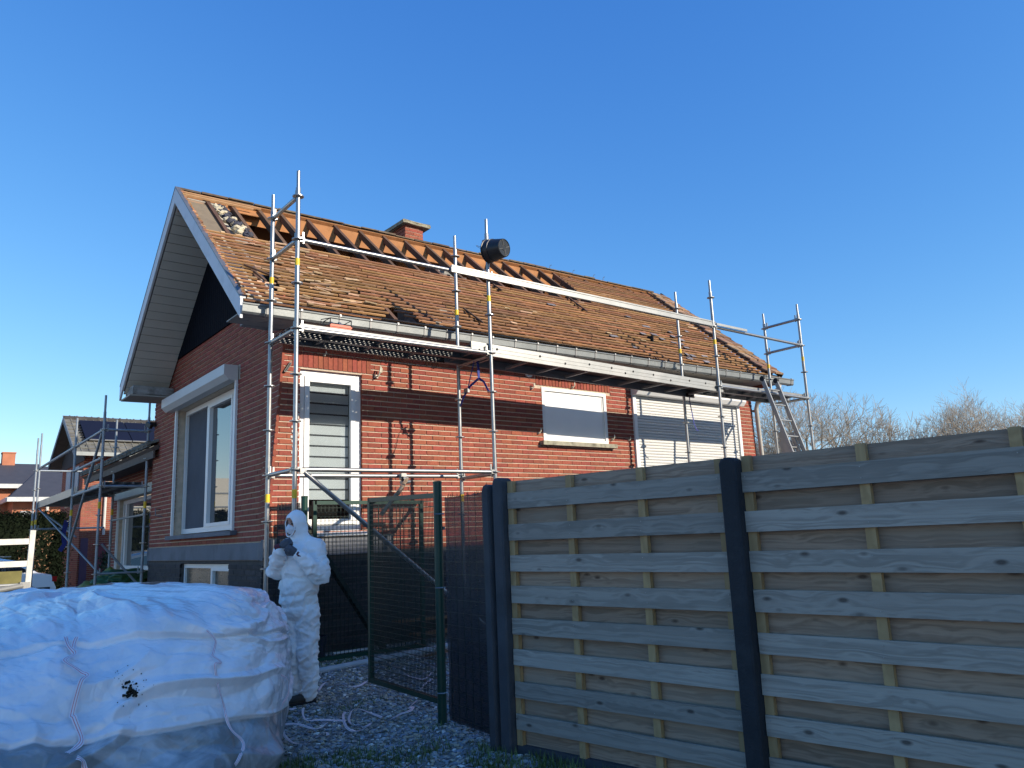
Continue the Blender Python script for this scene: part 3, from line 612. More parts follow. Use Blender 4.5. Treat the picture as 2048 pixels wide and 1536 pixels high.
# navy cladding boards
b = MB(); y = 1.42; 
while y < 7.2:
    y1 = min(y+.092, 7.2); zt = min(RS(XG, y), RS(XG, y1), RS(XG, (y+y1)/2))-.2
    if zt > 4.72: b.prism([(y, 4.70), (y1, 4.70), (y1, RS(XG, y1)-.19), (y, RS(XG, y)-.19)] if RS(XG, y1)-.19 > 4.7 and RS(XG, y)-.19 > 4.7 else [(y, 4.70), (y1, 4.70), (y1, zt), (y, zt)], 0, XG-.028, XG-.012)
    y += .098
b.build('cladding_board', M_clad, house, kind='stuff')
b = MB(); b.prism([(1.45, 4.70), (6.35, 4.70), (YR, ZR-.16)], 0, XG-.008, XG+.02); b.build('gable_panel', M_clad, house)
b = MB(); b.prism([(1.0, 4.2), (6.7, 4.2), (YR, ZR-.12)], 0, 10.2, 10.23); b.build('gable_panel', M_brick, house)
# eave boxes and cornice stones
def tiltb(b):
    b.v = [(x, y, z+ZT(x)) for x, y, z in b.v]; return b
tiltb(MB().bb(XL+.0, 10.55, .97, YW-.002, 4.15, 4.165)).build('eave_soffit', M_beige, house)
tiltb(MB().bb(XG+.01, 10.5, YW-.012, YW-.002, 4.166, 4.24)).build('eave_trim', M_fascia, house)
tiltb(MB().bb(XL+.0, 10.55, .955, .97, 4.13, 4.31)).build('fascia', M_fascia, house)
def rough_block(x0, x1, y0, y1, z0, z1, seed):
    c = bmesh.new(); bmesh.ops.create_cube(c, size=1); bmesh.ops.subdivide_edges(c, edges=c.edges, cuts=5, use_grid_fill=True); b = MB()
    b.add([Vector(((x0+x1)/2+v.co.x*(x1-x0), (y0+y1)/2+v.co.y*(y1-y0), (z0+z1)/2+v.co.z*(z1-z0)))+Vector([.014*noise.noise(Vector((v.co.x*4+seed, v.co.y*7+i*9, v.co.z*4))) for i in range(3)]) for v in c.verts], [tuple(v.index for v in f.verts) for f in c.faces]); c.free(); return b
rough_block(-.22, .42, 6.22, 6.74, 4.10, 4.24, 1).build('cornice_stone', M_conc, house)
rough_block(-.05, .42, 1.20, 1.62, 4.17, 4.34, 5).build('cornice_stone', M_conc, house)
rough_block(-.2, .35, 1.12, 1.3, 4.155, 4.22, 8).build('cornice_stone', M_conc, house)
tiltb(MB().bb(XL, XG+.02, 6.2, 6.86, 4.06, 4.085)).build('eave_soffit', M_beige, house)
# gutter: box gutter with rolled edge and brackets
gpf = [(.955, 4.255), (.955, 4.15), (.940, 4.125), (.870, 4.118), (.845, 4.14), (.838, 4.215), (.826, 4.222), (.824, 4.236), (.836, 4.243), (.846, 4.236), (.848, 4.228), (.856, 4.145), (.875, 4.128), (.935, 4.135), (.945, 4.155), (.948, 4.255)]
gb = MB(); gb.prism(gpf, 0, XL-.02, 10.79); tiltb(gb); gut = gb.build('gutter', M_zinc, house, smooth=.6)
brk = MB()
bp_ = [(.960, 4.262), (.960, 4.14), (.942, 4.116), (.868, 4.109), (.838, 4.134), (.829, 4.214), (.816, 4.222), (.818, 4.250), (.842, 4.254), (.842, 4.248), (.826, 4.244), (.838, 4.222), (.845, 4.140), (.871, 4.116), (.94, 4.124), (.952, 4.146), (.952, 4.262)]
b = MB(); b.prism(bp_, 0, -.012, .012); bme = b.mesh('gutter_bracket', M_steeldull)
gx = [0.0, 0.41, 0.91, 1.33, 1.72, 2.13, 2.48, 2.89, 3.25, 3.66, 4.08, 4.46, 4.85, 5.27, 5.7, 6.08]
while gx[-1] < 10.5: gx.append(gx[-1]+.42)
for x in gx: inst('gutter_bracket', bme, gut, (x, 0, ZT(x)))
b = MB()
for x0, x1 in zip(gx[:-1], gx[1:]):
    b.bb(x0+.02, x0+.05, .8375, .8385, 4.15, 4.21)
tiltb(b)
b = MB(); b.path([(10.35, .89, 4.23), (10.35, .90, 4.15), (10.28, 1.1, 4.05), (10.20, 1.33, 3.92), (10.19, 1.36, 3.80), (10.22, 1.36, 2.9), (10.24, 1.36, 1.5), (10.25, 1.36, .3)], .043, 12)
dp = b.build('downpipe', mat('beige_downpipe', (.42, .39, .34), .5, .2, .08, 5), house, smooth=True)
b = MB(); b.bb(10.14, 10.30, 1.40, 1.44, 2.75, 2.79); b.bb(10.14, 10.30, 1.40, 1.44, 3.75, 3.79); b.build('pipe_clip', M_steeldull, dp)
# chimney
ch = MB(); ch.bb(3.965, 4.325, 4.365, 5.18, 5.9, 7.40); chim = ch.build('chimney', M_mortar, house)
b1 = MB().box((0, 0, 0), (.17, .03, .058)).mesh('brick', M_brick)
for r_ in range(9):
    z = 6.80+r_*.07
    for k in range(-1, 3):
        a = 3.955+k*.185+(r_ % 2)*.09; s_, e_ = max(a, 3.955), min(a+.18, 4.335)
        if e_-s_ > .03: inst('brick', b1, chim, ((s_+e_)/2, 4.372+U(-.002, .002), z), (0, 0, 0), ((e_-s_)/.17, 1, 1))
b = MB()
for r_ in range(9):
    for k in range(5):
        a = 4.36+k*.18-(r_ % 2)*.09; s_, e_ = max(a, 4.358), min(a+.172, 5.19)
        if e_-s_ > .03: b.box((3.962, (s_+e_)/2, 6.80+r_*.07), (.03, e_-s_, .058)); b.box((4.327, (s_+e_)/2, 6.80+r_*.07), (.03, e_-s_, .058))
b.build('brick', M_brick, chim, kind='stuff')
rough_block(3.86, 4.46, 4.27, 5.28, 7.37, 7.44, 3).build('chimney_cap', mat('lichen_concrete_cap', (.30, .27, .19), .95, 0, .3, 16, .9, 40, dirt=(.10, .09, .06), dscale=9, damt=.9), chim)
b = MB(); b.prism([(YR+.3, RS(4, YR+.3)+.02), (4.36, RS(4, 4.36)+.02), (4.36, RS(4, 4.36)+.30), (4.30, RS(4, 4.36)+.18)], 0, 3.93, 4.36); b.build('mortar_flashing', M_conc, chim)
# ---------------------------------------------------------------- front scaffold
ZG_ = 2.27
def lev(k): return ZG_+.5*k
PX = [0, 2.575, 7.202, 9.80]; YO, YI = 0.0, .732
sc = thing('scaffold', (4.9, .35, 0), 'long galvanised steel scaffold along the front wall of the brick house', 'scaffold')
pr_ = [(.062, -.005), (.062, .005), (.045, .007), (.0255, .007)]
rb = MB(); rb.lathe([(.0255, -.012), (.040, -.006), (.062, -.005), (.062, .005), (.040, .006), (.0255, .012)], (0, 0, 0), 16)
for k in range(8):
    a = k*math.pi/4; rb.box((.05*math.cos(a), .05*math.sin(a), .006), (.012, .008, .004), Euler((0, 0, a)).to_matrix())
rosme = rb.mesh('rosette', M_steel)
def standard(parent, x, y, ztop, zbot, ros, tapes, z0=0, lean=(0, 0)):
    b = MB(); zj = 2.6; 
    b.tube((x, y, zbot), (x, y, ztop-.26), .0245, 14); b.tube((x, y, ztop-.30), (x, y, ztop-.20), .0265, 14); b.tube((x, y, ztop-.2601), (x, y, ztop), .0195, 12)
    for zt_ in (2.43, 4.43): 
        if zt_ < ztop-.5: b.tube((x, y, zt_-.14), (x, y, zt_+.04), .0268, 14)
    o = b.build('standard', M_steel, parent, smooth=.7)
    for z in ros: inst('rosette', rosme, o, (x, y, z), (0, 0, U(0, .8)))
    for z in tapes: MB().tube((x, y, z-.045), (x, y, z+.045), .0262, 14).build('yellow_tape', M_yellow, o, smooth=.7)
    return o
def wedge(b, x, y, z, dx_, dy_):
    b.box((x+dx_*.045, y+dy_*.045, z), (.05, .05, .05)); b.box((x+dx_*.062, y+dy_*.062, z+.03), (.014 if dx_ == 0 else .02, .02 if dx_ == 0 else .014, .13))
def ledger(parent, p, q, r=.0242, name='ledger', m=None):
    p, q = Vector(p), Vector(q); d = (q-p).normalized(); b = MB(); b.tube(p+d*.05, q-d*.05, r, 12); wedge(b, p.x, p.y, p.z, d.x, d.y); wedge(b, q.x, q.y, q.z, -d.x, -d.y)
    return b.build(name, m or M_steel, parent, smooth=.7)
tz = {0: 0, 1: .022, 2: 0, 3: -.01}
for i, x in enumerate(PX):
    for y in (YO, YI):
        z0 = gz(x, y)+.04; dz = tz[i]+(.02 if i == 1 and y == YI else 0)
        standard(sc, x, y, lev(6)+.30+dz, z0, [lev(k)+dz for k in range(-4, 7)], [4.505, 2.02])
        b = MB(); b.bb(x-.075, x+.075, y-.075, y+.075, z0-.04, z0-.03); b.tube((x, y, z0-.03), (x, y, z0+.12), .018, 10); b.build('base_jack', M_steeldull, sc)
for i in (0, 3):
    for k in (6, 5, 3, 0): ledger(sc, (PX[i], YO, lev(k)), (PX[i], YI, lev(k)), name='transom')
for i in (1, 2):
    ledger(sc, (PX[i], YO, lev(3)), (PX[i], YI, lev(3)), name='transom')
ledger(sc, (PX[1], YO, lev(0)), (PX[1], YI, lev(0)), name='transom')
for k in (5, 3): ledger(sc, (PX[0], YO, lev(k)), (PX[1], YO, lev(k)+tz[1])); ledger(sc, (PX[2], YO, lev(k)), (PX[3], YO, lev(k)))
ledger(sc, (PX[1], YO, lev(5)+tz[1]), (PX[2], YO, lev(5)), r=.018)
ledger(sc, (PX[0], YO, lev(0)), (PX[1], YO, lev(0)+tz[1])); ledger(sc, (PX[0], YI, lev(0)), (PX[1], YI, lev(0)+.03))
b = MB(); b.beam((1.97, -.052, lev(5)+.02), (7.10, -.052, lev(5)+.028), .025, .085); b.beam((1.97, -.068, lev(5)+.055), (7.10, -.068, lev(5)+.063), .008, .02)
b.build('guard_beam', M_alu, sc)
b = MB(); b.beam((7.22, -.052, lev(5)+.035), (8.05, -.052, lev(5)+.035), .02, .04); b.build('guard_beam', M_alu, sc)
br = MB(); br.tube((.08, -.055, 2.24), (2.50, -.055, .36), .0242, 12); br.box((.07, -.05, 2.25), (.07, .02, .06)); br.build('diagonal_brace', M_steel, sc, smooth=.7)
b = MB(); b.tube((1.20, -.02, 2.03), (1.72, .66, 2.255), .0242, 12); b.tube((1.05, .1, 1.80), (1.30, .06, 2.10), .0242, 12); b.build('tie_tube', mat('rusty_tube', (.38, .29, .20), .55, .5, .25, 10, dirt=(.2, .11, .06), dscale=8, damt=.8), sc, smooth=.7)
b = MB(); b.lathe([(.036, -.03), (.036, .03)], (1.66, .62, 2.24), 14, Euler((0, R(90), 0)).to_matrix()); b.box((1.66, .66, 2.28), (.07, .06, .07)); b.tube((1.60, .60, 2.20), (1.74, .64, 2.215), .024, 10); b.build('coupler', M_steel, sc)
b = MB(); b.beam((.035, -.02, 2.20), (.04, -.02, 2.13), .015, .01); b.build('red_tag', mat('red_tag', (.6, .03, .02), .5), sc)
# perforated steel decks: real cut-outs in the sheet
def perf():
    m = bpy.data.materials.new('perforated_steel_deck'); m.use_nodes = True; n = m.node_tree.nodes; l = m.node_tree.links; b = n['Principled BSDF']
    b.inputs['Base Color'].default_value = (.13, .13, .125, 1); b.inputs['Metallic'].default_value = .3; b.inputs['Roughness'].default_value = .5
    tc = n.new('ShaderNodeTexCoord'); sp = n.new('ShaderNodeSeparateXYZ'); l.new(tc.outputs['Object'], sp.inputs[0])
    def M(op, a, b_=None, c=None):
        q = n.new('ShaderNodeMath'); q.operation = op
        for i, v in enumerate((a, b_, c)):
            if v is None: continue
            if isinstance(v, (int, float)): q.inputs[i].default_value = v
            else: l.new(v, q.inputs[i])
        return q.outputs[0]
    px = M('DIVIDE', sp.outputs[0], .062); py = M('DIVIDE', sp.outputs[1], .046)
    row = M('FLOOR', py); px = M('ADD', px, M('MULTIPLY', M('MODULO', row, 2), .5))
    fx = M('SUBTRACT', M('FRACT', px), .5); fy = M('SUBTRACT', M('FRACT', py), .5)
    d = M('SQRT', M('ADD', M('MULTIPLY', fx, fx), M('MULTIPLY', fy, fy)))
    hole = M('LESS_THAN', d, .21)
    # two perforated bands per plank, none under the stiffening ribs
    band = M('FRACT', M('DIVIDE', M('ADD', sp.outputs[1], .0), .1625)); keep = M('MULTIPLY', M('GREATER_THAN', band, .22), M('LESS_THAN', band, .92))
    hole = M('MULTIPLY', hole, keep)
    seg = M('GREATER_THAN', M('FRACT', M('DIVIDE', sp.outputs[0], .62)), .05); hole = M('MULTIPLY', hole, seg)
    t = n.new('ShaderNodeBsdfTransparent'); mx = n.new('ShaderNodeMixShader'); l.new(hole, mx.inputs[0]); l.new(b.outputs[0], mx.inputs[1]); l.new(t.outputs[0], mx.inputs[2]); l.new(mx.outputs[0], n['Material Output'].inputs[0]); return m
M_perf = perf()
def deck(parent, x0, x1, y0, z, n=2, axis=0):
    for k in range(n):
        a = y0+k*.33; r = MB()
        P = (lambda u0, u1, v0, v1, q0, q1: (u0, u1, v0, v1, q0, q1)) if axis == 0 else (lambda u0, u1, v0, v1, q0, q1: (v0, v1, u0, u1, q0, q1))
        d = MB(); d.bb(*P(x0+.03, x1-.03, a, a+.32, z-.004, z)); o = d.build('deck_plank', M_perf, parent)
        r.bb(*P(x0+.03, x1-.03, a, a+.004, z-.075, z-.0045)); r.bb(*P(x0+.03, x1-.03, a+.316, a+.32, z-.075, z-.0045)); r.bb(*P(x0+.03, x1-.03, a+.14, a+.18, z-.03, z-.0045))
        r.bb(*P(x0+.03, x1-.03, a+.004, a+.03, z-.075, z-.071)); r.bb(*P(x0+.03, x1-.03, a+.29, a+.316, z-.075, z-.071))
        u = x0+.5
        while u < x1-.2: r.bb(*P(u, u+.03, a+.004, a+.316, z-.05, z-.0045)); u += .62
        r.build('deck_rib', M_steeldull, o)
deck(sc, PX[0], PX[1], YO+.04, lev(3)+.075); deck(sc, PX[2], PX[3], YO+.04, lev(3)+.075)
# ---- aluminium walkway spanning the middle bay
wk = thing('walkway', (4.8, .35, 3.75), 'long aluminium walkway platform bridging the middle bay of the front scaffold', 'walkway')
def wz(x): return 3.925-.016*(x-2.3)
def sidebeam(y0, y1):
    b = MB(); b.extr([(2.30, y0, wz(2.3)-.155), (7.35, y0, wz(7.35)-.155), (7.35, y0, wz(7.35)), (2.30, y0, wz(2.3))], (0, y1-y0, 0))
    for h_ in (.05, .10): b.beam((2.31, y0-.002, wz(2.3)-h_), (7.34, y0-.002, wz(7.35)-h_), .004, .008)
    return b.build('side_beam', M_alu, wk)
s1 = sidebeam(.03, .055); sidebeam(.625, .65)
b = MB(); b.extr([(2.31, .055, wz(2.3)-.03), (7.34, .055, wz(7.35)-.03), (7.34, .055, wz(7.35)-.045), (2.31, .055, wz(2.3)-.045)], (0, .57, 0)); b.build('plywood_floor', M_fascia, wk)
x = 2.75
while x < 7.3: MB().beam((x, .056, wz(x)-.12), (x, .624, wz(x)-.12), .035, .03).build('cross_member', M_alu, wk); x += .55
b = MB(); rv = MB().lathe([(0, 0), (.016, 0), (.016, .004), (.010, .006), (0, .006)], (0, 0, 0), 10, Euler((R(90), 0, 0)).to_matrix()).mesh('rivet', M_blackmat)
for k, x in enumerate([2.42, 2.70, 3.42, 3.87, 4.33, 4.77, 5.05, 5.22, 5.66, 6.05, 6.5, 6.9]): inst('rivet', rv, s1, (x, .029, wz(x)-(.055 if k % 3 else .10)))
# blue ratchet straps
def ribbon(name, pts, w_, m, parent=None, wdir=(1, 0, 0), th=.003):
    pts = [Vector(p) for p in pts]; b = MB(); vs_ = []
    for i, p in enumerate(pts):
        d = (pts[min(i+1, len(pts)-1)]-pts[max(i-1, 0)]).normalized(); s = Vector(wdir[i] if isinstance(wdir, list) else wdir); s = (s-d*s.dot(d)).normalized(); nn_ = d.cross(s).normalized()*th/2
        vs_ += [p-s*w_/2-nn_, p+s*w_/2-nn_, p+s*w_/2+nn_, p-s*w_/2+nn_]
    fs = [(4*i+k, 4*i+(k+1) % 4, 4*i+4+(k+1) % 4, 4*i+4+k) for i in range(len(pts)-1) for k in range(4)]+[(0, 3, 2, 1), tuple(4*(len(pts)-1)+k for k in range(4))]
    b.add(vs_, fs); return b.build(name, m, parent)
M_blue = mat('blue_webbing', (.022, .035, .22), .7, 0, .2, 30)
st = thing('ratchet_strap', (2.55, .35, 3.4), 'dark blue ratchet strap tying the walkway down to both poles of a scaffold pair', 'strap')
kn = (2.61, .32, 3.53)
ribbon('webbing', [(2.58, .30, 3.78), (2.60, .31, 3.66), kn], .035, M_blue, st); ribbon('webbing', [kn, (2.60, .20, 3.46), (2.60, .12, 3.34), (2.59, .06, 3.30), (2.575, .01, 3.30)], .03, M_blue, st, (0, 1, .4))
ribbon('webbing', [kn, (2.57, .46, 3.45), (2.56, .60, 3.33), (2.58, .72, 3.22)], .035, M_blue, st, (0, .4, 1)); ribbon('webbing', [(2.56, .33, 3.78), (2.54, .40, 3.58), (2.56, .50, 3.42)], .018, M_blue, st, (0, 1, 0))
b = MB(); b.box((2.56, .53, 3.40), (.03, .09, .06)); b.lathe([(.03, -.004), (.03, .004)], (2.54, .56, 3.37), 10); b.build('buckle', M_steeldull, st)
st2 = thing('strap_end', (7.22, .6, 3.5), 'thin blue strap end dangling in front of the white roller shutter', 'strap')
ribbon('webbing', [(7.20, .60, 3.80), (7.19, .61, 3.62), (7.23, .61, 3.42), (7.26, .61, 3.24), (7.31, .61, 3.14), (7.36, .61, 3.13)], .022, M_blue, st2, (1, 0, 0))
b = MB(); b.box((7.19, .60, 3.72), (.12, .05, .06)); b.build('knot', M_blackmat, st2)
# ---- bucket hung on the pole top
bk_ = thing('bucket', (2.60, -.18, 5.10), 'black builder\'s bucket hung upside down by its handle on a scaffold pole top', 'bucket')
axis = Vector((.20, -.97, -.10)).normalized()       # from mouth to bottom
MB_ = axis.to_track_quat('Z', 'Y').to_matrix(); c0 = Vector((2.56, -.045, 5.135))
b = MB(); b.lathe([(.148, 0), (.156, .004), (.156, .016), (.146, .020), (.142, .09), (.147, .092), (.147, .10), (.140, .102), (.118, .272), (.112, .278), (.108, .272), (.036, .270), (.030, .274), (0, .274)], c0, 36, MB_); b.lathe([(.148, 0), (.138, .02), (.108, .262), (0, .262)], c0, 36, MB_); 
bd_ = b.build('bucket_body', M_black, bk_, smooth=.5)
b = MB()
for k in range(4):
    a = k*math.pi/2+.4; q = MB_ @ Vector((math.cos(a)*.07, math.sin(a)*.07, .273)); b.box(c0+q, (.075, .008, .006), MB_ @ Euler((0, 0, a)).to_matrix())
b.lathe([(.030, .272), (.034, .277), (.038, .272)], c0, 24, MB_); b.lathe([(.100, .272), (.104, .278), (.108, .272)], c0, 30, MB_); b.build('base_rib', mat('scuffed_plastic', (.10, .10, .095), .7, 0, .5, 25), bd_)
b = MB(); hp = []
for k in range(13):
    a = math.pi*k/12; hp.append(c0+MB_ @ Vector((.155*math.cos(a), .155*math.sin(a)*.6, -.16*math.sin(a))))
b.path(hp, .003, 6); b.build('handle', M_steeldull, bk_)
b = MB(); b.lathe([(.02, -.006), (.03, 0), (.02, .006)], c0+Vector((-.02, .02, .13)), 12); b.build('lug', M_black, bk_)
# ---- orange toolbox on the deck
tb = thing('toolbox', (.62, .30, 3.85), 'orange open-topped tool tray with a dark wire frame standing on the scaffold deck', 'toolbox')
b = MB(); x0, x1, y0, y1, z0 = .50, .76, .24, .42, 3.852
M_or = mat('orange_plastic', (.62, .075, .008), .45, 0, .05, 6)
b.bb(x0, x1, y0, y0+.012, z0, z0+.10); b.bb(x0, x1, y1-.012, y1, z0, z0+.10); b.bb(x0, x0+.012, y0+.012, y1-.012, z0, z0+.10); b.bb(x1-.012, x1, y0+.012, y1-.012, z0, z0+.10); b.bb(x0+.012, x1-.012, y0+.012, y1-.012, z0, z0+.01)
b.bb(x0-.006, x1+.006, y0-.008, y0-.0005, z0+.07, z0+.085); b.build('tray', M_or, tb)
b = MB(); t = z0+.165
for (x, y) in ((x0, y0), (x1, y0), (x0, y1), (x1, y1)): b.path([(x, y, z0+.09), (x, y, t)], .006, 6)
b.path([(x0, y0, t), (x1, y0, t), (x1, y1, t), (x0, y1, t), (x0, y0, t)], .006, 6); b.path([(x0, y0, z0+.08), (x0-.09, y0+.05, z0+.09), (x0-.09, y0+.05, t-.02), (x0, y0, t)], .006, 6); b.build('wire_frame', M_blackmat, tb)
b = MB(); [b.box((x0+.04+k*.05, y0+.06+.05*(k % 2), z0+.11), (.04, .05, .05), Euler((U(-1, 1), U(-1, 1), U(-1, 1))).to_matrix()) for k in range(4)]; b.build('hand_tool', M_steeldull, tb)
# ---- aluminium ladder leaning on the deck ledger
ld = thing('ladder', (8.6, -.6, .2), 'aluminium extension ladder leaning against the far end of the front scaffold', 'ladder')
lz = lambda z: -.40-(2.8-z)*.31+.0   # y at height z
def rail(x, z0, z1, off=0, w_=.026, d=.07):
    b = MB(); b.beam((x, lz(z0)+off, z0), (x, lz(z1)+off, z1), d, w_, (1, 0, 0)); return b.build('stile', M_alu, ld)
for x in (8.40, 8.80): rail(x, .25, 4.0)
for x in (8.43, 8.77): rail(x, .25, 3.05, .085)
for x in (8.46, 8.74): rail(x, .25, 2.9, .165)
for x in (8.40, 8.80): MB().lathe([(0, -.02), (.045, -.02), (.045, .02), (0, .02)], (x, lz(4.0), 4.0), 14, Euler((0, R(90), 0)).to_matrix()).build('end_cap', M_blackmat, ld)
rg = MB().tube((-.2, 0, 0), (.2, 0, 0), .015, 8).mesh('rung', M_alu)
z = .45
while z < 3.95: inst('rung', rg, ld, (8.6, lz(z), z)); z += .28
z = .55
while z < 3.0: inst('rung', rg, ld, (8.6, lz(z)+.085, z), scale=(.84, 1, 1)); z += .28
# ---------------------------------------------------------------- scaffold at the gable side
s2 = thing('scaffold', (0, 11, 0), 'shaded steel scaffold behind the gable with crossed braces and a sloping rail', 'scaffold')
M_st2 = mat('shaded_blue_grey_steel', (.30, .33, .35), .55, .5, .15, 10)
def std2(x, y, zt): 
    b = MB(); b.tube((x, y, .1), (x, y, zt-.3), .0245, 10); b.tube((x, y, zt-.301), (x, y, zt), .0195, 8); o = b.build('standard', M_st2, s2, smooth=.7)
    for k in range(7):
        z = .66+.5*k+.0
        if z < zt-.2: inst('rosette', rosme, o, (x, y, z))
    MB().tube((x, y, 2.27), (x, y, 2.39), .0262, 10).build('yellow_tape', M_yellow, o)
for x, y, zt in ((-.37, 7.56, 4.28), (.36, 7.53, 4.22), (-.37, 10.25, 4.25), (.36, 10.18, 4.25), (-.37, 15.05, 4.55), (-.37, 15.65, 4.5)): std2(x, y, zt)
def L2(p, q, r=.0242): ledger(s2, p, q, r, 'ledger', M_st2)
L2((-.37, 7.56, 3.66), (.36, 7.53, 3.66)); L2((-.37, 7.56, 2.66), (.36, 7.53, 2.66)); L2((-.37, 10.25, 2.66), (.36, 10.18, 2.66))
L2((-.37, 7.56, 3.66), (-.37, 10.25, 3.66)); L2((-.37, 7.56, 3.16), (-.37, 10.25, 3.16)); L2((-.37, 10.25, 3.66), (-.37, 15.05, 3.66), .03); L2((-.37, 7.56, 2.66), (-.37, 10.25, 2.66))
L2((-.37, 15.65, 3.66), (1.6, 15.65, 3.66)); L2((-.37, 15.05, 2.16), (1.2, 15.05, 2.16)); L2((-.37, 7.56, 1.16), (.36, 7.53, 1.16), .02); L2((.36, 7.53, 2.16), (.36, 10.18, 2.16), .022)
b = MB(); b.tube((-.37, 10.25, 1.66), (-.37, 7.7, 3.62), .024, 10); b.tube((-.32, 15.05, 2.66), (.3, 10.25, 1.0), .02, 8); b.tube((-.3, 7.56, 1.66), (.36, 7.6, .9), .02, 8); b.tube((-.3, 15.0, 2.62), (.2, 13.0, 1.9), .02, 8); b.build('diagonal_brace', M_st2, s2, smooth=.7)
deck(s2, 7.56, 10.25, -.33, 2.74, 2, 1)
wk2 = thing('walkway', (0, 12.7, 2.6), 'aluminium walkway platform bridging the shaded scaffold beside the gable', 'walkway')
for x in (-.34, .28): MB().bb(x, x+.025, 10.0, 15.3, 2.68, 2.84).build('side_beam', M_alu, wk2)
MB().bb(-.31, .28, 10.0, 15.3, 2.72, 2.735).build('plywood_floor', M_fascia, wk2)
for k in range(8): MB().bb(-.315, .28, 10.3+k*.62, 10.34+k*.62, 2.69, 2.719).build('cross_member', M_alu, wk2)
st3 = thing('blue_strap', (.0, 13.4, 1.9), 'blue strap knotted to the brace of the scaffold beside the gable', 'strap'); ribbon('webbing', [(.05, 13.4, 2.3), (.0, 13.4, 2.0), (.04, 13.4, 1.75), (-.05, 13.4, 1.6)], .10, M_blue, st3)
# ---------------------------------------------------------------- wooden fence beside the gate
fd = Vector((.136375, -.990657, 0)); fn = Vector((-.990657, -.136375, 0)); FP = Vector((.40889, -2.99525, 0)); fang = math.atan2(fd.y, fd.x)
def FQ(s, n_, z): return FP+fd*s+fn*n_+Vector((0, 0, z))
fr_z = [(1.705, 1.822), (1.478, 1.595), (1.252, 1.368), (1.032, 1.154), (.813, .926), (.596, .706), (.384, .493), (.172, .276)]
bk_z = [(1.775, 1.912), (1.545, 1.735), (1.32, 1.50), (1.10, 1.285), (.88, 1.07), (.66, .845), (.44, .63), (.235, .41), (.062, .20)]
def slatmesh(L, h, nm, m):
    b = MB(); c = .006; pts_ = [(-.0085, -h/2+c), (-.0085+c*.6, -h/2), (.0085, -h/2), (.0085, h/2), (-.0085+c*.6, h/2), (-.0085, h/2-c)]
    b.prism([(p[0], p[1]) for p in pts_], 0, -L/2, L/2)
    # subdivide lengthwise so that the board can bow slightly
    return b.mesh(nm, m)
def fence_panel(s0, bat, label, dzs, seed):
    random.seed(seed); L = 1.79
    t = thing('wooden_fence_panel', FQ(s0+.9, 0, .07), label, 'fence', 'slatted wooden fence panels between concrete posts')
    a = slatmesh(L, .117, 'slat', M_slate); a2 = slatmesh(L, .19, 'slat', M_plank2)
    for (z0, z1) in fr_z: inst('slat', a, t, FQ(s0+L/2+U(-.004, .004), .030+U(-.002, .002), (z0+z1)/2+dzs+U(-.004, .004)), (U(-.02, .02), U(-.0025, .0025), fang+U(-.002, .002)+math.pi), (1, 1, (z1-z0)/.117))
    for (z0, z1) in bk_z: inst('slat', a2, t, FQ(s0+L/2, -.030, (z0+z1)/2+dzs), (0, U(-.002, .002), fang+math.pi), (1, 1, (z1-z0)/.19))
    bm1 = MB().box((0, 0, 0), (1.85, .052, .036)).mesh('fence_batten', M_plank3)
    for s in bat: inst('fence_batten', bm1, t, FQ(s, 0.003, .925+.06), (math.pi/2, 0, 0) if False else Euler((0, -math.pi/2, 0)).to_matrix().to_euler(), (1, 1, 1)).rotation_euler = (Matrix.Rotation(fang, 3, 'Z') @ Matrix.Rotation(-math.pi/2, 3, 'Y') @ Matrix.Rotation(math.pi/2, 3, 'X')).to_euler()
    b = MB()
    for (z0, z1) in fr_z:
        for s in bat:
            for f_ in (.25, .75): b.lathe([(0, 0), (.0035, 0), (.003, .002), (0, .002)], FQ(s+U(-.008, .008), .0395, z0+(z1-z0)*f_+dzs), 6, Vector(fn).to_track_quat('Z', 'Y').to_matrix())
    b.build('screw', M_alu, t, kind='stuff')
fence_panel(.05, (.063, .631, 1.23, 1.80), 'weathered slatted fence panel between the two dark concrete posts', 0, 31)
fence_panel(1.955, (1.978, 2.633, 3.336, 3.71), 'weathered slatted fence panel nearest the camera at the right edge', -.005, 32)
fence_panel(3.86, (3.89, 4.5, 5.2, 5.6), 'slatted fence panel beyond the right edge', -.005, 33)
def cpost(s, n_, label, m, z=1.925, w_=.10, d=.11):
    b = MB(); c = FQ(s, n_, 0); M = Matrix.Rotation(fang, 3, 'Z'); h = z; e = .035
    pf = [(-w_/2, -.3), (w_/2, -.3), (w_/2, h-e), (w_/2-.01, h-.012), (w_/2-e, h), (-w_/2+e, h), (-w_/2+.01, h-.012), (-w_/2, h-e)]
    o_ = .012
    def ring(y, k): return [c+M @ Vector((p[0]*k, y, p[1] if p[1] < 1 else p[1]-(1-k)*.06)) for p in pf]
    rs = [ring(-d/2, .80), ring(-d/2+o_, 1), ring(d/2-o_, 1), ring(d/2, .80)]; n_ = len(pf)
    b.add([p for r_ in rs for p in r_], [(i*n_+k, i*n_+(k+1) % n_, (i+1)*n_+(k+1) % n_, (i+1)*n_+k) for i in range(3) for k in range(n_)]+[tuple(range(n_)), tuple(3*n_+k for k in range(n_))[::-1]])
    me = b.build('concrete_post', m, None, smooth=.6); me['label'] = label; me['category'] = 'fence post'; return me
cpost(-.018, .02, 'grey concrete post at the left end of the wooden fence', M_concmid, 1.94, .10, .13)
cpost(-.135, .045, 'narrow dark concrete post holding the black privacy net', M_concmid, 1.90, .07, .10)
cpost(1.895, .045, 'anthracite concrete post between the two wooden fence panels', M_concdark, 1.905, .105, .11)
cpost(3.80, .045, 'anthracite concrete post beyond the right edge', M_concdark, 1.905, .105, .11)
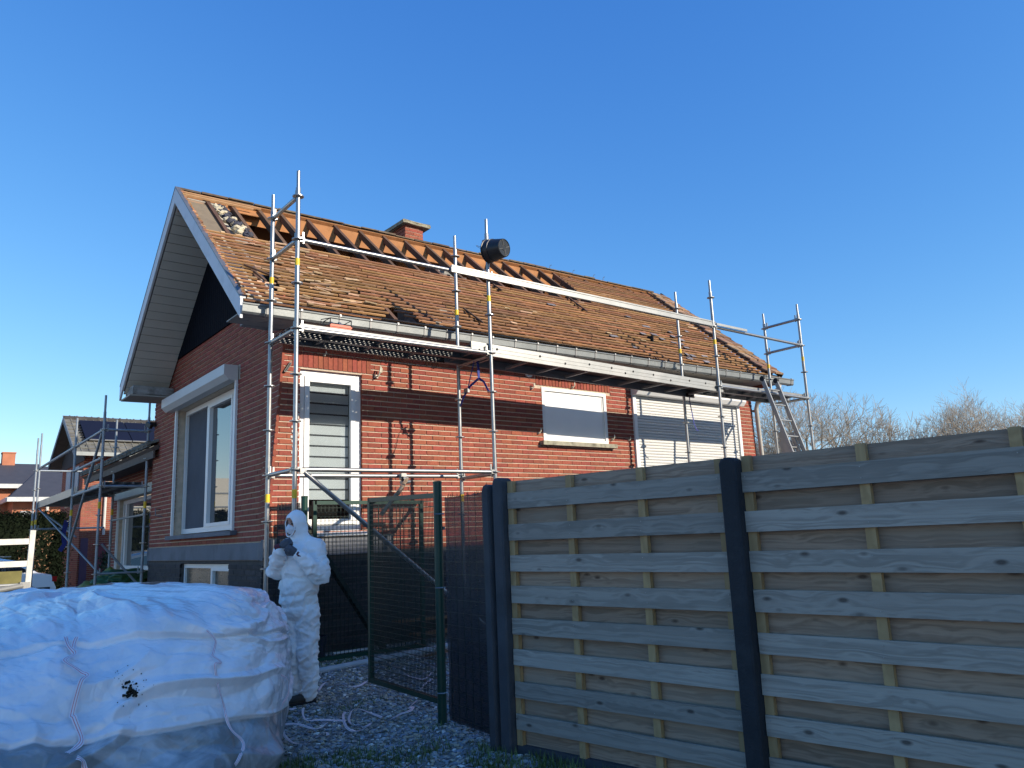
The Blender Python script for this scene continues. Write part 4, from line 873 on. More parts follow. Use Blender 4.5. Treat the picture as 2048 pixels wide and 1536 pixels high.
for s0, s1_, lb in ((.04, 1.84, 'low bluish concrete gravel board under the farther fence panel'), (1.95, 3.75, 'low concrete gravel board under the nearer fence panel')):
    b = MB(); b.extr([FQ(s0, -.02, -.2), FQ(s0, .02, -.2), FQ(s0, .02, .062), FQ(s0, -.02, .062)], fd*(s1_-s0)); o = b.build('gravel_board', M_concmid, None); o['label'] = lb; o['category'] = 'gravel board'
# ---------------------------------------------------------------- gate leaves, gate posts, privacy net
def gpost(x, y, zt, label):
    b = MB(); b.tube((x, y, -.2), (x, y, zt), .038, 18); b.lathe([(.0405, zt-.012), (.0405, zt+.004), (.03, zt+.008), (0, zt+.008)], (x, y, 0), 18)
    t = thing('gate_post', (x, y, 0), label, 'gate post'); b.build('post', M_green, t, smooth=.6)
    b = MB(); [b.path([(x-.04, y, z), (x-.055, y-.02, z), (x-.02, y-.055, z), (x+.03, y-.045, z)], .005, 5) for z in (.25, 1.1, 1.72)]; [b.box((x+.045, y-.01, z), (.02, .03, .03)) for z in (.55, 1.60)]; b.build('hinge', M_steel, t)
gpost(.53, -1.86, 2.0, 'dark green round gate post beside the black privacy net'); gpost(.50, .90, 2.05, 'dark green gate post behind the person\'s hood')
M_wire = mat('green_wire', (.005, .020, .015), .4, .2, .1, 8)
def leaf(p0, p1, z0, z1, label, dz1=0, n_=0, pit=.05):
    p0, p1 = Vector(p0), Vector(p1); d = (p1-p0).normalized(); L = (p1-p0).length
    t = thing('gate_leaf', (p0.x, p0.y, z0), label, 'gate')
    def Q(s, z): return p0+d*s+Vector((0, 0, z+dz1*s/L))
    b = MB(); r = .021
    for s in (r, L-r): b.beam(Q(s, z0), Q(s, z1), .042, .042, d)
    for z in (z0+r, z1-r): b.beam(Q(.02, z), Q(L-.02, z), .042, .042)
    b.build('frame', M_green, t, smooth=.6)
    b = MB(); s = .06; nn_ = Vector((-d.y, d.x, 0))*.012
    while s < L-.05: b.beam(Q(s, z0+.03)+nn_, Q(s, z1-.03)+nn_, .0045, .0045, d); s += pit
    z = z0+.1
    while z < z1-.05: b.beam(Q(.03, z)+nn_*1.4, Q(L-.03, z)+nn_*1.4, .0045, .0045); z += .05 if pit < .04 else .05
    b.build('wire_mesh', M_wire, t); return t
leaf((.575, -1.80, 0), (.585, -.50, 0), .14, 1.91, 'closed green wire mesh gate leaf beside the black privacy net', .035, pit=.0235)
t = leaf((.60, .90, 0), (2.08, .90, 0), .22, 2.0, 'green mesh gate leaf swung open in front of the house wall', .0, pit=.05)
b = MB(); b.bb(.555, .60, .88, .92, 1.45, 1.62); b.bb(.54, .60, .86, .90, 1.0, 1.12); b.build('lock_box', M_steeldull, t, kind='stuff')
def netmat():
    m = bpy.data.materials.new('black_privacy_netting'); m.use_nodes = True; n = m.node_tree.nodes; l = m.node_tree.links; b = n['Principled BSDF']
    b.inputs['Base Color'].default_value = (.010, .012, .02, 1); b.inputs['Roughness'].default_value = .65
    t = n.new('ShaderNodeBsdfTransparent'); mx = n.new('ShaderNodeMixShader'); mx.inputs[0].default_value = .42
    tc = n.new('ShaderNodeTexCoord'); ns = n.new('ShaderNodeTexNoise'); ns.inputs['Scale'].default_value = 1; mp = n.new('ShaderNodeMapping'); mp.inputs['Scale'].default_value = (20, 20, 240); l.new(tc.outputs['Object'], mp.inputs[0]); l.new(mp.outputs[0], ns.inputs[0])
    mr = n.new('ShaderNodeMapRange'); mr.inputs[3].default_value = .02; mr.inputs[4].default_value = .27; l.new(ns.outputs['Fac'], mr.inputs[0]); l.new(mr.outputs[0], mx.inputs[0])
    l.new(b.outputs[0], mx.inputs[1]); l.new(t.outputs[0], mx.inputs[2]); l.new(mx.outputs[0], n['Material Output'].inputs[0]); return m
M_net = netmat()
def net(p0, p1, z0, z1, label, taper=0, layers=1):
    t = thing('privacy_net', (*p0, 0), label, 'privacy screen'); p0, p1 = Vector((*p0, 0)), Vector((*p1, 0)); n_, m_ = 26, 34; d = (p1-p0); nn_ = Vector((-d.y, d.x, 0)).normalized()
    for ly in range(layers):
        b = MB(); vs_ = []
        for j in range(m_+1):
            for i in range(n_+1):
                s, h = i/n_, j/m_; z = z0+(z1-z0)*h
                top = z1 if ly == 0 else z0+(z1-z0)*(.80-.55*(1-s))  # extra layer with slanting top, added to darken the net below a diagonal
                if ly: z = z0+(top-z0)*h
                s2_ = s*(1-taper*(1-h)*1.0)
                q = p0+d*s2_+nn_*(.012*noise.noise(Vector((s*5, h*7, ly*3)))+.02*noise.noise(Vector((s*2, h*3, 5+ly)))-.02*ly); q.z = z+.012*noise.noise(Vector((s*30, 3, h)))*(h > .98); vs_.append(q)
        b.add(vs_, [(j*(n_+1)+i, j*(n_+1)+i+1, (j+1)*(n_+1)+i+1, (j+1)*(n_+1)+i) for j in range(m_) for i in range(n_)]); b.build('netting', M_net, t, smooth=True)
    b = MB(); s = 0
    for k in range(8): 
        f_ = k/7; q = p0+d*f_*(1-taper); q1 = p0+d*f_; b.beam(q+nn_*.03+Vector((0, 0, z0)), q1+nn_*.03+Vector((0, 0, z1+.01)), .003, .003)
    k = z0+.05
    while k < z1+.02: f_ = (k-z0)/(z1-z0); b.beam(p0+nn_*.033+Vector((0, 0, k)), p0+d*(1-taper*(1-f_))+nn_*.033+Vector((0, 0, k)), .003, .003); k += .10
    b.build('wire_mesh', M_wire, t)
    b = MB()
    for k in range(60): f_ = rnd(); q = p0+d*f_; b.beam(q+Vector((0, 0, z1-.01)), q+Vector((U(-.01, .01), U(-.01, .01), z1+U(.0, .03))), .002, .002)
    b.build('frayed_edge', M_blackmat, t, kind='stuff')
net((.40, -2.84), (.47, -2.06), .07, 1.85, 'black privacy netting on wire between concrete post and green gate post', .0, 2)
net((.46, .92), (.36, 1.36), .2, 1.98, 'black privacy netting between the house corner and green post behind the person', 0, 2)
# plank, kerb pipe, loose timber behind the gate
dk = thing('leaning_plank', (1.1, 1.05, .2), 'dark mossy plank leaning diagonally against the plinth behind the gates', 'plank'); b = MB(); b.beam((1.56, 1.00, .25), (.60, 1.30, 1.86), .05, .11, (0, 1, 0)); b.build('plank', mat('dark_mossy_wood', (.028, .032, .024), .9, 0, .5, 20, .5, 50), dk)
kb = thing('kerb_pipe', (1.3, .6, .17), 'grey pipe lying on the gravel in front of the open gate leaf', 'pipe'); b = MB(); b.path([(.25, .50, .165), (1.1, .59, .19), (2.2, .76, .21), (3.0, .9, .23)], .035, 12); b.build('pipe', mat('grey_pvc_pipe', (.42, .44, .45), .5, 0, .1, 5), kb, smooth=True)
wl = thing('white_strip', (1.2, 1.15, .23), 'thin white strip lying at the foot of the plinth', 'strip'); MB().beam((.97, 1.12, .255), (1.45, 1.12, .255), .03, .02).build('strip', M_white, wl)
tz_ = ['top brown scaffold board lying behind the closed gate leaf', 'lower brown board lying behind the closed gate leaf', 'short reddish lath lying on the gravel behind the gate']
for k, (p, q, w_, h_) in enumerate((((1.85, 1.22, .52), (2.9, 1.30, .50), .16, .03), ((2.0, 1.05, .36), (2.9, 1.12, .35), .16, .03), ((1.75, .35, .20), (2.1, .42, .21), .04, .02))):
    o = thing('timber_board', p, tz_[k], 'board'); MB().beam(p, q, w_, h_).build('board', mat('wet_orange_board%d' % k, (.20, .10, .045), .7, 0, .25, 8), o)
o = thing('dark_crate', (.9, 1.15, .2), 'dark blue tub standing at the foot of the plinth beside the person', 'tub'); b = MB(); b.lathe([(.09, .0), (.11, .22), (.12, .22), (.12, .235), (.105, .235), (.085, .01), (0, .01)], (.78, 1.15, .23), 18); b.build('tub', mat('dark_blue_tub', (.012, .02, .04), .5), o)
# plastic strips on the gravel
M_strip = bpy.data.materials.new('white_red_strap'); M_strip.use_nodes = True
def stripmat(m):
    n = m.node_tree.nodes; l = m.node_tree.links; b = n['Principled BSDF']; b.inputs['Roughness'].default_value = .4
    uv = n.new('ShaderNodeUVMap'); sp = n.new('ShaderNodeSeparateXYZ'); l.new(uv.outputs[0], sp.inputs[0]); rp = n.new('ShaderNodeValToRGB'); rp.color_ramp.interpolation = 'CONSTANT'; e = rp.color_ramp.elements
    W = (.82, .79, .82, 1); Rd = (.62, .25, .26, 1)
    e[0].position = 0; e[0].color = W; e[1].position = .22; e[1].color = Rd
    for p, c in ((.34, W), (.62, Rd), (.78, W)): q = e.new(p); q.color = c
    l.new(sp.outputs[0], rp.inputs[0]); l.new(rp.outputs[0], b.inputs['Base Color'])
stripmat(M_strip)
def strip(pts, w_, parent, name='strap', up_=None, sub=4, off=0, tw=.7):
    P = [Vector(p) for p in pts]; S = []
    for i in range(len(P)-1):
        p0, p1, p2, p3 = P[max(i-1, 0)], P[i], P[i+1], P[min(i+2, len(P)-1)]
        for k in range(sub):
            t = k/sub; S.append(.5*((2*p1)+(-p0+p2)*t+(2*p0-5*p1+4*p2-p3)*t*t+(-p0+3*p1-3*p2+p3)*t**3))
    S.append(P[-1]); vs_ = []; me = bpy.data.meshes.new(name); uvs = []
    base = parent.location
    for i, p in enumerate(S):
        d = (S[min(i+1, len(S)-1)]-S[max(i-1, 0)]).normalized(); u = Vector(up_) if up_ else Vector((0, 0, 1)); s = d.cross(u).normalized(); a = tw*math.sin(i*.37+off); s = s*math.cos(a)+u*math.sin(a)
        for k in range(3): vs_.append(p+s*w_*(k/2-.5)+u*(.003+(w_/2)*abs(math.sin(a))+(.002 if k == 1 else 0))-base)
    fs = [(3*i+k, 3*i+k+1, 3*i+4+k, 3*i+3+k) for i in range(len(S)-1) for k in range(2)]
    me.from_pydata(vs_, [], fs); ul = me.uv_layers.new(name='UVMap')
    for lp in me.loops: ul.data[lp.index].uv = ((lp.vertex_index % 3)/2, (lp.vertex_index//3)*.1)
    me.materials.append(M_strip); o = bpy.data.objects.new(name, me); COL.objects.link(o); o.parent = parent; return o
ST = [[(-0.122, -0.557), (-0.217, -0.764), (-0.274, -0.982), (-0.204, -1.061), (-0.053, -1.262)],
[(0.101, -0.951), (0.024, -1.062), (-0.139, -1.436), (-0.178, -1.619), (-0.11, -1.667), (0.048, -1.528), (-0.063, -1.578), (-0.086, -1.436), (0.039, -1.144), (0.224, -0.889), (0.246, -1.114), (0.213, -1.406)],
[(0.198, -1.545), (0.384, -1.406), (0.518, -1.358), (0.639, -1.216), (0.573, -1.246), (0.809, -0.997)],
[(-0.512, -0.933), (-0.393, -1.063), (-0.359, -1.335), (-0.185, -1.205)],
[(-0.348, -0.614), (-0.624, -1.344), (-0.64, -1.73), (-0.364, -1.522), (-0.385, -1.632)],
[(0.22, -0.129), (0.389, 0.076), (0.476, -0.037), (0.542, -0.163), (0.631, -0.192), (0.764, -0.087)],
[(0.93, -0.229), (1.094, -0.134), (1.232, -0.067), (1.231, -0.212), (1.313, -0.311), (1.527, -0.133)],
[(0.97, -0.301), (1.005, -0.631), (1.035, -0.906)], [(1.051, -0.666), (1.198, -0.496), (1.386, -0.356)], [(-0.259, -0.462), (-0.237, -0.541), (-0.18, -0.537)]]
SL = ['plastic strap curving from the heel of the boot towards the loop', 'looped white plastic strap in the middle of the gravel', 'plastic strap rising towards the foot of the gate leaf', 'short strap lying beside the bag near the gravel edge', 'long strap trailing down beside the bag\'s right end', 'tangled straps on the gravel right of the person\'s boot', 'crumpled strap bundle behind the gate mesh, farthest back', 'straight strap behind the gate mesh near the hinge', 'thin strap crossing behind the gate mesh', 'strap scrap tucked beside the person\'s boot']
for i, l_ in enumerate(ST):
    t = thing('plastic_strap', (l_[0][0], l_[0][1], 0), SL[i], 'strap', 'white and red plastic straps on the gravel')
    strip([(x, y, gz(x, y)+.030) for x, y in l_], .021, t, off=i, tw=.5)
# ---------------------------------------------------------------- big white bag
def catmull(P, t):
    n = len(P)-1; u = min(max(t, 0), 1)*n; i = min(int(u), n-1); f = u-i; p0, p1, p2, p3 = P[max(i-1, 0)], P[i], P[i+1], P[min(i+2, n)]
    return .5*((2*p1)+(-p0+p2)*f+(2*p0-5*p1+4*p2-p3)*f*f+(-p0+3*p1-3*p2+p3)*f**3)
def bag():
    V3 = lambda L: [Vector(p) for p in L]
    base = V3([(-4.6, -2.9, 0), (-3.5, -3.15, 0), (-2.6, -3.15, 0), (-1.9, -3.0, 0), (-1.35, -2.72, 0), (-1.06, -2.25, 0), (-.86, -1.70, 0), (-.86, -1.15, 0), (-1.0, -.6, 0), (-1.5, .6, .1)])
    low = V3([(-4.5, -2.4, .40), (-3.4, -2.7, .40), (-2.6, -2.75, .40), (-1.95, -2.62, .42), (-1.40, -2.45, .42), (-1.02, -2.17, .42), (-.74, -1.64, .45), (-.72, -1.15, .45), (-.85, -.5, .45), (-1.4, .7, .45)])
    mid = V3([(-4.3, -1.7, .76), (-3.3, -2.05, .74), (-2.6, -2.2, .76), (-2.0, -2.3, .78), (-1.50, -2.3, .78), (-1.08, -2.12, .76), (-.73, -1.62, .70), (-.70, -1.1, .70), (-.8, -.4, .70), (-1.4, .8, .7)])
    rim = V3([(-4.0, -.7, 1.0), (-3.2, -1.1, 1.02), (-2.55, -1.35, 1.04), (-2.05, -1.7, 1.05), (-1.62, -2.05, 1.055), (-1.28, -2.08, 1.055), (-.92, -1.66, 1.04), (-.84, -1.2, 1.03), (-.95, -.5, 1.04), (-1.5, .9, 1.05)])
    top = V3([(-3.6, .4, 1.12), (-3.0, .3, 1.12), (-2.5, .1, 1.13), (-2.05, -.3, 1.15), (-1.65, -1.1, 1.15), (-1.26, -1.68, 1.155), (-1.0, -1.50, 1.15), (-.96, -1.12, 1.15), (-1.2, -.4, 1.17), (-1.6, .8, 1.16)])
    ctr = V3([(-2.6, 1.0, 1.145)]*2+[(-2.3, .9, 1.15), (-2.0, .6, 1.16), (-1.7, 0, 1.18), (-1.5, -.5, 1.19), (-1.4, -.6, 1.20), (-1.35, -.6, 1.20), (-1.4, -.2, 1.20), (-1.9, .9, 1.165)])
    rows_ = [base, low, mid, rim, top, ctr]; NU, NV = 760, 400; V = []
    def ridge(q, f, o_):
        v = noise.noise(q*f+Vector((o_, o_*2, 0))); return (1-abs(v)*2.2)
    for j in range(NV+1):
        h = j/NV
        for i in range(NU+1):
            t = i/NU; col_ = [catmull(r_, t) for r_ in rows_]; p = catmull(col_, h)
            V.append(p)
    A = np.array([tuple(v) for v in V]).reshape(NV+1, NU+1, 3)
    du = np.gradient(A, axis=1); dv = np.gradient(A, axis=0); N = np.cross(du, dv); N /= (np.linalg.norm(N, axis=2, keepdims=True)+1e-9)
    if N[150, 280].dot(np.array([-.4, -.9, .2])) < 0: N = -N
    arc = np.cumsum(np.linalg.norm(np.diff(A[NV//3], axis=0), axis=1)); arc = np.concatenate([[0], arc])
    D = np.zeros((NV+1, NU+1))
    for j in range(NV+1):
        h = j/NV; v_ = h*2.4
        for i in range(NU+1):
            u = arc[i]; w1 = noise.noise(Vector((u*.8, v_*.8, 1)))*.6; w2 = noise.noise(Vector((u*.8, v_*.8, 7)))*.5
            q = Vector((u+w1, v_+w2, 0))
            # long diagonal folds, sharp creases, fine crinkle
            a = Vector((q.x*.9+q.y*1.6, q.y*2.6-q.x*.7, 0)); am2 = 1-.55*sm((i/NU-.50)/.08); d = .046*am2*max(0, 1-abs(noise.noise(a*1.0))*5.5)
            vq = noise.voronoi(Vector((q.x*1.25+q.y*.9, q.y*2.3-q.x*.55, 0)), distance_metric='MANHATTAN')[0]; d += .060*am2*min(vq[1]-vq[0], .75)
            vq = noise.voronoi(Vector((q.x*2.6-q.y*2.4, q.y*3.9+q.x*1.6, 5)), distance_metric='MANHATTAN')[0]; d += .026*am2*min(vq[1]-vq[0], .8)
            vq = noise.voronoi(Vector((q.x*8.0+q.y*3, q.y*9-q.x*3, 9)), distance_metric='MANHATTAN')[0]; d += .0075*max(0, noise.noise(Vector((u*.8, v_*1.1, 21)))*2+.35)*min(vq[1]-vq[0], .8)
            d += .045*noise.noise(q*1.3+Vector((9, 2, 0)))
            fine = noise.noise(Vector((u*.9, v_*.9, 33))); am = .5+max(0, min(1, fine*3+.3))
            d += .0045*am*(1-abs(noise.noise(Vector((u*13+v_*5+w2*9, v_*10-u*3, 2))))*2.5)
            d += .012*math.sin(u*34+6*w2)*sm((h-.50)/.06)*(1-sm((h-.66)/.08))*(.4+noise.noise(Vector((u*2, 0, 3))))
            D[j, i] = d*(.30+.7*(1-sm((h-.7)/.2))) 
            # overlapping hem of the inner sheet: a step across the front
            hem = .235+.05*math.sin(u*1.25+.4)+.02*noise.noise(Vector((u*1.5, 5, 0)))
            D[j, i] += .022*sm((h-hem)/.006)
            hem2 = .475+.018*math.sin(u*1.9+2)+.012*noise.noise(Vector((u*3, 8, 0))); D[j, i] += .016*(sm((h-hem2)/.006))-.02*sm((h-hem2+.02)/.02)*(1-sm((h-hem2)/.006))
    A = A+N*D[..., None]; A[..., 2] = np.maximum(A[..., 2], .005)
    return A, NU, NV, arc, N
A, NU, NV, arc, BN = bag()
bg_ = thing('bulk_bag', (-2.2, -1.5, 0), 'huge crumpled white plastic bag of roof waste lying in the foreground', 'bag')
def bagmat():
    m = bpy.data.materials.new('white_plastic_film'); m.use_nodes = True; n = m.node_tree.nodes; l = m.node_tree.links; b = n['Principled BSDF']
    b.inputs['Roughness'].default_value = .26; b.inputs['Specular IOR Level'].default_value = .7
    at = n.new('ShaderNodeAttribute'); at.attribute_name = 'sheet'; tc = n.new('ShaderNodeTexCoord')
    ns = n.new('ShaderNodeTexNoise'); ns.inputs['Scale'].default_value = 1.6; ns.inputs['Detail'].default_value = 4; ns.inputs['Distortion'].default_value = 1.5; l.new(tc.outputs['Object'], ns.inputs[0])
    r1 = n.new('ShaderNodeValToRGB'); r1.color_ramp.elements[0].position = .35; r1.color_ramp.elements[0].color = (.72, .75, .78, 1); r1.color_ramp.elements[1].position = .6; r1.color_ramp.elements[1].color = (.88, .89, .91, 1); l.new(ns.outputs['Fac'], r1.inputs[0])
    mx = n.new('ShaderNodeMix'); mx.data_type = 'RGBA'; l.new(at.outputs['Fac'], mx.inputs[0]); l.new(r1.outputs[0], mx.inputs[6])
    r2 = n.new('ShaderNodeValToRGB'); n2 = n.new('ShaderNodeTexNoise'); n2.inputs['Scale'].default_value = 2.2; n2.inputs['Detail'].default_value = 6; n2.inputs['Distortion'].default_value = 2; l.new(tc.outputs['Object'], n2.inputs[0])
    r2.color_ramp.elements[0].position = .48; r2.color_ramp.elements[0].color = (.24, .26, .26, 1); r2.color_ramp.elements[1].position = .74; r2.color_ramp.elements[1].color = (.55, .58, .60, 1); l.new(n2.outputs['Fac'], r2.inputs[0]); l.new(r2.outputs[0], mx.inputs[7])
    pk = n.new('ShaderNodeAttribute'); pk.attribute_name = 'pink'; m2 = n.new('ShaderNodeMix'); m2.data_type = 'RGBA'; l.new(pk.outputs['Fac'], m2.inputs[0]); l.new(mx.outputs[2], m2.inputs[6]); m2.inputs[7].default_value = (.62, .36, .42, 1)
    l.new(m2.outputs[2], b.inputs['Base Color'])
    n3 = n.new('ShaderNodeTexNoise'); n3.inputs['Scale'].default_value = 28; n3.inputs['Detail'].default_value = 3; n3.inputs['Distortion'].default_value = .8; l.new(tc.outputs['Object'], n3.inputs[0])
    bp = n.new('ShaderNodeBump'); bp.inputs['Strength'].default_value = .20; bp.inputs['Distance'].default_value = .010; l.new(n3.outputs['Fac'], bp.inputs['Height'])
    nw_ = n.new('ShaderNodeTexNoise'); nw_.inputs['Scale'].default_value = 2.4; nw_.inputs['Detail'].default_value = 3; l.new(tc.outputs['Object'], nw_.inputs[0])
    va = n.new('ShaderNodeVectorMath'); va.operation = 'MULTIPLY_ADD'; va.inputs[1].default_value = (.5, .5, .5); l.new(nw_.outputs['Color'], va.inputs[0]); l.new(tc.outputs['Object'], va.inputs[2])
    prev = bp
    for sc_, st_, wd_ in ((7.5, .30, .05), (19, .16, .08)):
        vo = n.new('ShaderNodeTexVoronoi'); vo.feature = 'DISTANCE_TO_EDGE'; vo.inputs['Scale'].default_value = sc_; vo.inputs['Randomness'].default_value = 1; l.new(va.outputs[0], vo.inputs[0])
        mr = n.new('ShaderNodeMapRange'); mr.inputs[2].default_value = wd_*3; mr.inputs[3].default_value = 1; mr.inputs[4].default_value = 0; mr.interpolation_type = 'SMOOTHSTEP'; l.new(vo.outputs['Distance'], mr.inputs[0])
        b3 = n.new('ShaderNodeBump'); b3.inputs['Strength'].default_value = st_; b3.inputs['Distance'].default_value = .012/sc_*3; l.new(mr.outputs[0], b3.inputs['Height']); l.new(prev.outputs[0], b3.inputs['Normal']); prev = b3
    l.new(prev.outputs[0], b.inputs['Normal'])
    return m
M_bag = bagmat()
me = bpy.data.meshes.new('bag_film'); W_ = NU+1
me.from_pydata((A.reshape(-1, 3)-np.array(bg_.location)).tolist(), [], [(j*W_+i, j*W_+i+1, (j+1)*W_+i+1, (j+1)*W_+i) for j in range(NV) for i in range(NU)])
sh_ = np.zeros((NV+1, W_), np.float32); pk_ = np.zeros((NV+1, W_), np.float32)
for j in range(NV+1):
    h = j/NV
    for i in range(W_):
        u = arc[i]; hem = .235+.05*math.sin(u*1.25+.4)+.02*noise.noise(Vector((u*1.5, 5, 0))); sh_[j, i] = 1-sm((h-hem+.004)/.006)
        if h > .60: pk_[j, i] = .42*sm((noise.noise(Vector((math.floor(u*2.2)*1.7, 3, 0)))-.0)/.05)*sm((noise.noise(Vector((u*2, h*9, 9)))+.15)/.1)*sm((h-.61)/.01)
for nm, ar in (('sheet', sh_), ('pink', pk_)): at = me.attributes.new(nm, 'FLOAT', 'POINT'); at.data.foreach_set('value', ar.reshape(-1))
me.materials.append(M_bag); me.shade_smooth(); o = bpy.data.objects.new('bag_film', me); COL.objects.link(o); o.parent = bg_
def onbag(x, y, z=None, out=.012):
    """nearest bag surface point to the sight line through photo pixel coordinates is not used: (u,h) address"""
    i = int(np.clip(x, 0, 1)*NU); j = int(np.clip(y, 0, 1)*NV); return Vector(A[j, i])+Vector(BN[j, i])*out
def bagstrap(uh, w_, nm):
    S = [onbag(*p, out=.022) for p in uh]; ii = int(uh[len(uh)//2][0]*NU); jj = int(uh[len(uh)//2][1]*NV); strip(S, w_, bg_, nm, up_=tuple(BN[jj, ii]), sub=6, tw=.35)
# bag straps and the clump of moss
bagstrap([(.45, .507), (.4554, .47), (.4375, .413), (.4321, .397), (.4375, .373), (.4268, .367), (.4232, .297), (.4232, .24), (.4196, .213), (.4214, .177), (.4339, .143), (.4161, .113), (.4089, .103)], .020, 'strap')
bagstrap([(.2768, .48), (.2768, .453), (.2804, .43), (.2696, .403), (.2804, .387), (.2857, .37), (.2786, .35), (.2679, .303), (.2679, .29), (.2714, .243), (.2643, .223), (.2554, .21)], .030, 'strap')
bagstrap([(.2893, .48), (.2839, .46), (.2804, .437)], .028, 'strap'); bagstrap([(.2607, .193), (.2661, .187), (.2696, .175), (.275, .16)], .03, 'strap')
bagstrap([(.545, .31), (.5679, .28), (.5661, .233), (.5446, .2), (.535, .15)], .020, 'strap')
ms_ = thing('moss_clump', tuple(onbag(.3232, .335)), 'small dark clump of moss and crumbs stuck on the white plastic bag', 'moss')
random.seed(4); b = MB(); cc = onbag(.3232, .33)
for k in range(90):
    a = U(0, 6.28); r_ = U(0, 1)**1.3*.05 if k < 60 else U(.03, .16); ii = .3232+(math.cos(a)*r_)/arc[-1]; jj = .33+math.sin(a)*r_*.45-(.01 if k >= 60 else 0)
    p = onbag(ii, jj, out=.004+.012*rnd()*(k < 60)); s = U(.004, .012) if k < 60 else U(.002, .005)
    b.box(p, (s, s*1.3, s), Euler((U(0, 3), U(0, 3), U(0, 3))).to_matrix())
b.build('moss', mat('dark_moss', (.018, .014, .006), .95, 0, .6, 60), ms_, kind='stuff')

# ---------------------------------------------------------------- person in white overalls
PO = Vector((-.02, -.28, 0)); UU = Vector((.92069, -.39029, 0)); VV = Vector((-.39029, -.92069, 0))
def W3(u, v, z): return PO+UU*u+VV*v+Vector((0, 0, z))
person = thing('person', tuple(W3(0, 0, .05)), 'person in white hooded overalls, dust mask and dark gloves standing beside the bag', 'person')
def blob(parts, vox, iters, name, m, parent, disp=None, cut=None, smooth_f=.5):
    me = bpy.data.meshes.new('tmp'); c = bmesh.new(); cache = {}
    t = bmesh.new(); bmesh.ops.create_icosphere(t, subdivisions=2, radius=1); tv = [v.co.copy() for v in t.verts]; tf = [tuple(v.index for v in f.verts) for f in t.faces]; t.free()
    V = []; F = []
    def ball(p, r):
        o = len(V); rr = r if isinstance(r, (tuple, list)) else (r, r, r)
        V.extend([p+UU*(v.x*rr[0])+VV*(v.y*rr[1])+Vector((0, 0, v.z*rr[2])) for v in tv]); F.extend([tuple(i+o for i in f) for f in tf])
    for q in parts:
        if len(q) == 2: ball(W3(*q[0]), q[1])
        else:
            a, ra, b_, rb_ = q; pa, pb = W3(*a), W3(*b_); n = max(2, int((pb-pa).length/(min(ra, rb_)*.35)))
            for k in range(n+1): f = k/n; ball(pa.lerp(pb, f), ra+(rb_-ra)*f)
    me.from_pydata(V, [], F); c.free(); o = bpy.data.objects.new('tmp', me); COL.objects.link(o)
    md = o.modifiers.new('r', 'REMESH'); md.mode = 'VOXEL'; md.voxel_size = vox; md.adaptivity = 0
    m2 = o.modifiers.new('s', 'SMOOTH'); m2.factor = smooth_f; m2.iterations = iters
    dg = bpy.context.evaluated_depsgraph_get(); dg.update(); ev = o.evaluated_get(dg); nm = bpy.data.meshes.new_from_object(ev); bpy.data.objects.remove(o)
    nm.name = name; base = Vector((0, 0, 0)); p_ = parent
    while p_ is not None: base += p_.location; p_ = p_.parent
    if disp:
        ns = [v.normal.copy() for v in nm.vertices]
        for v, n_ in zip(nm.vertices, ns): v.co += n_*disp(v.co, n_)
    if cut:
        c = bmesh.new(); c.from_mesh(nm); bmesh.ops.delete(c, geom=[f for f in c.faces if cut(f.calc_center_median())], context='FACES'); c.to_mesh(nm); c.free()
    for v in nm.vertices: v.co -= base
    nm.materials.clear(); nm.materials.append(m); nm.shade_smooth(); o = bpy.data.objects.new(name, nm); COL.objects.link(o); o.parent = parent; return o
FH = (UU*-.80+VV*.58+Vector((0, 0, -.12))).normalized(); FR = FH.cross(Vector((0, 0, 1))).normalized(); FU = FR.cross(FH).normalized()
HC = W3(-.078, .02, 1.715)
suit = [((-.070, .01, 1.725), (.108, .112, .128)), ((-.055, .0, 1.66), (.105, .10, .12)), ((-.04, 0, 1.60), .088, (-.02, 0, 1.50), .115),
        ((-.02, -.01, 1.52), .085, (.10, .06, 1.485), .090), ((-.02, -.01, 1.52), .085, (-.14, -.07, 1.485), .085),
        ((-.035, .01, 1.42), (.185, .165, .13)), ((-.035, .015, 1.28), (.185, .175, .17)), ((-.03, .02, 1.12), (.188, .175, .15)), ((-.035, .01, 1.00), (.175, .165, .13)), ((-.025, 0, .90), (.178, .16, .12)),
        ((.115, .085, 1.465), .092, (.165, .17, 1.215), .080), ((.165, .17, 1.215), .082, (.06, .24, 1.315), .070), ((.06, .24, 1.315), .070, (-.035, .265, 1.405), .048),
        ((-.16, -.07, 1.455), .085, (-.262, .0, 1.27), .074), ((-.262, .0, 1.27), .076, (-.245, .12, 1.37), .064), ((-.245, .12, 1.37), .064, (-.215, .19, 1.455), .045),
        ((.045, .04, .86), .118, (.055, .06, .52), .094), ((.055, .06, .52), .092, (.072, .045, .22), .070), ((.072, .045, .22), .070, (.068, .04, .135), .074),
        ((-.085, -.05, .86), .112, (-.08, -.06, .52), .090), ((-.08, -.06, .52), .088, (-.06, -.09, .22), .068), ((-.06, -.09, .22), .068, (-.06, -.095, .135), .070)]
def seg_d(p, a, b_):
    a, b_ = W3(*a), W3(*b_); d = b_-a; t = max(0, min(1, (p-a).dot(d)/d.length_squared)); return (p-(a+d*t)).length, t
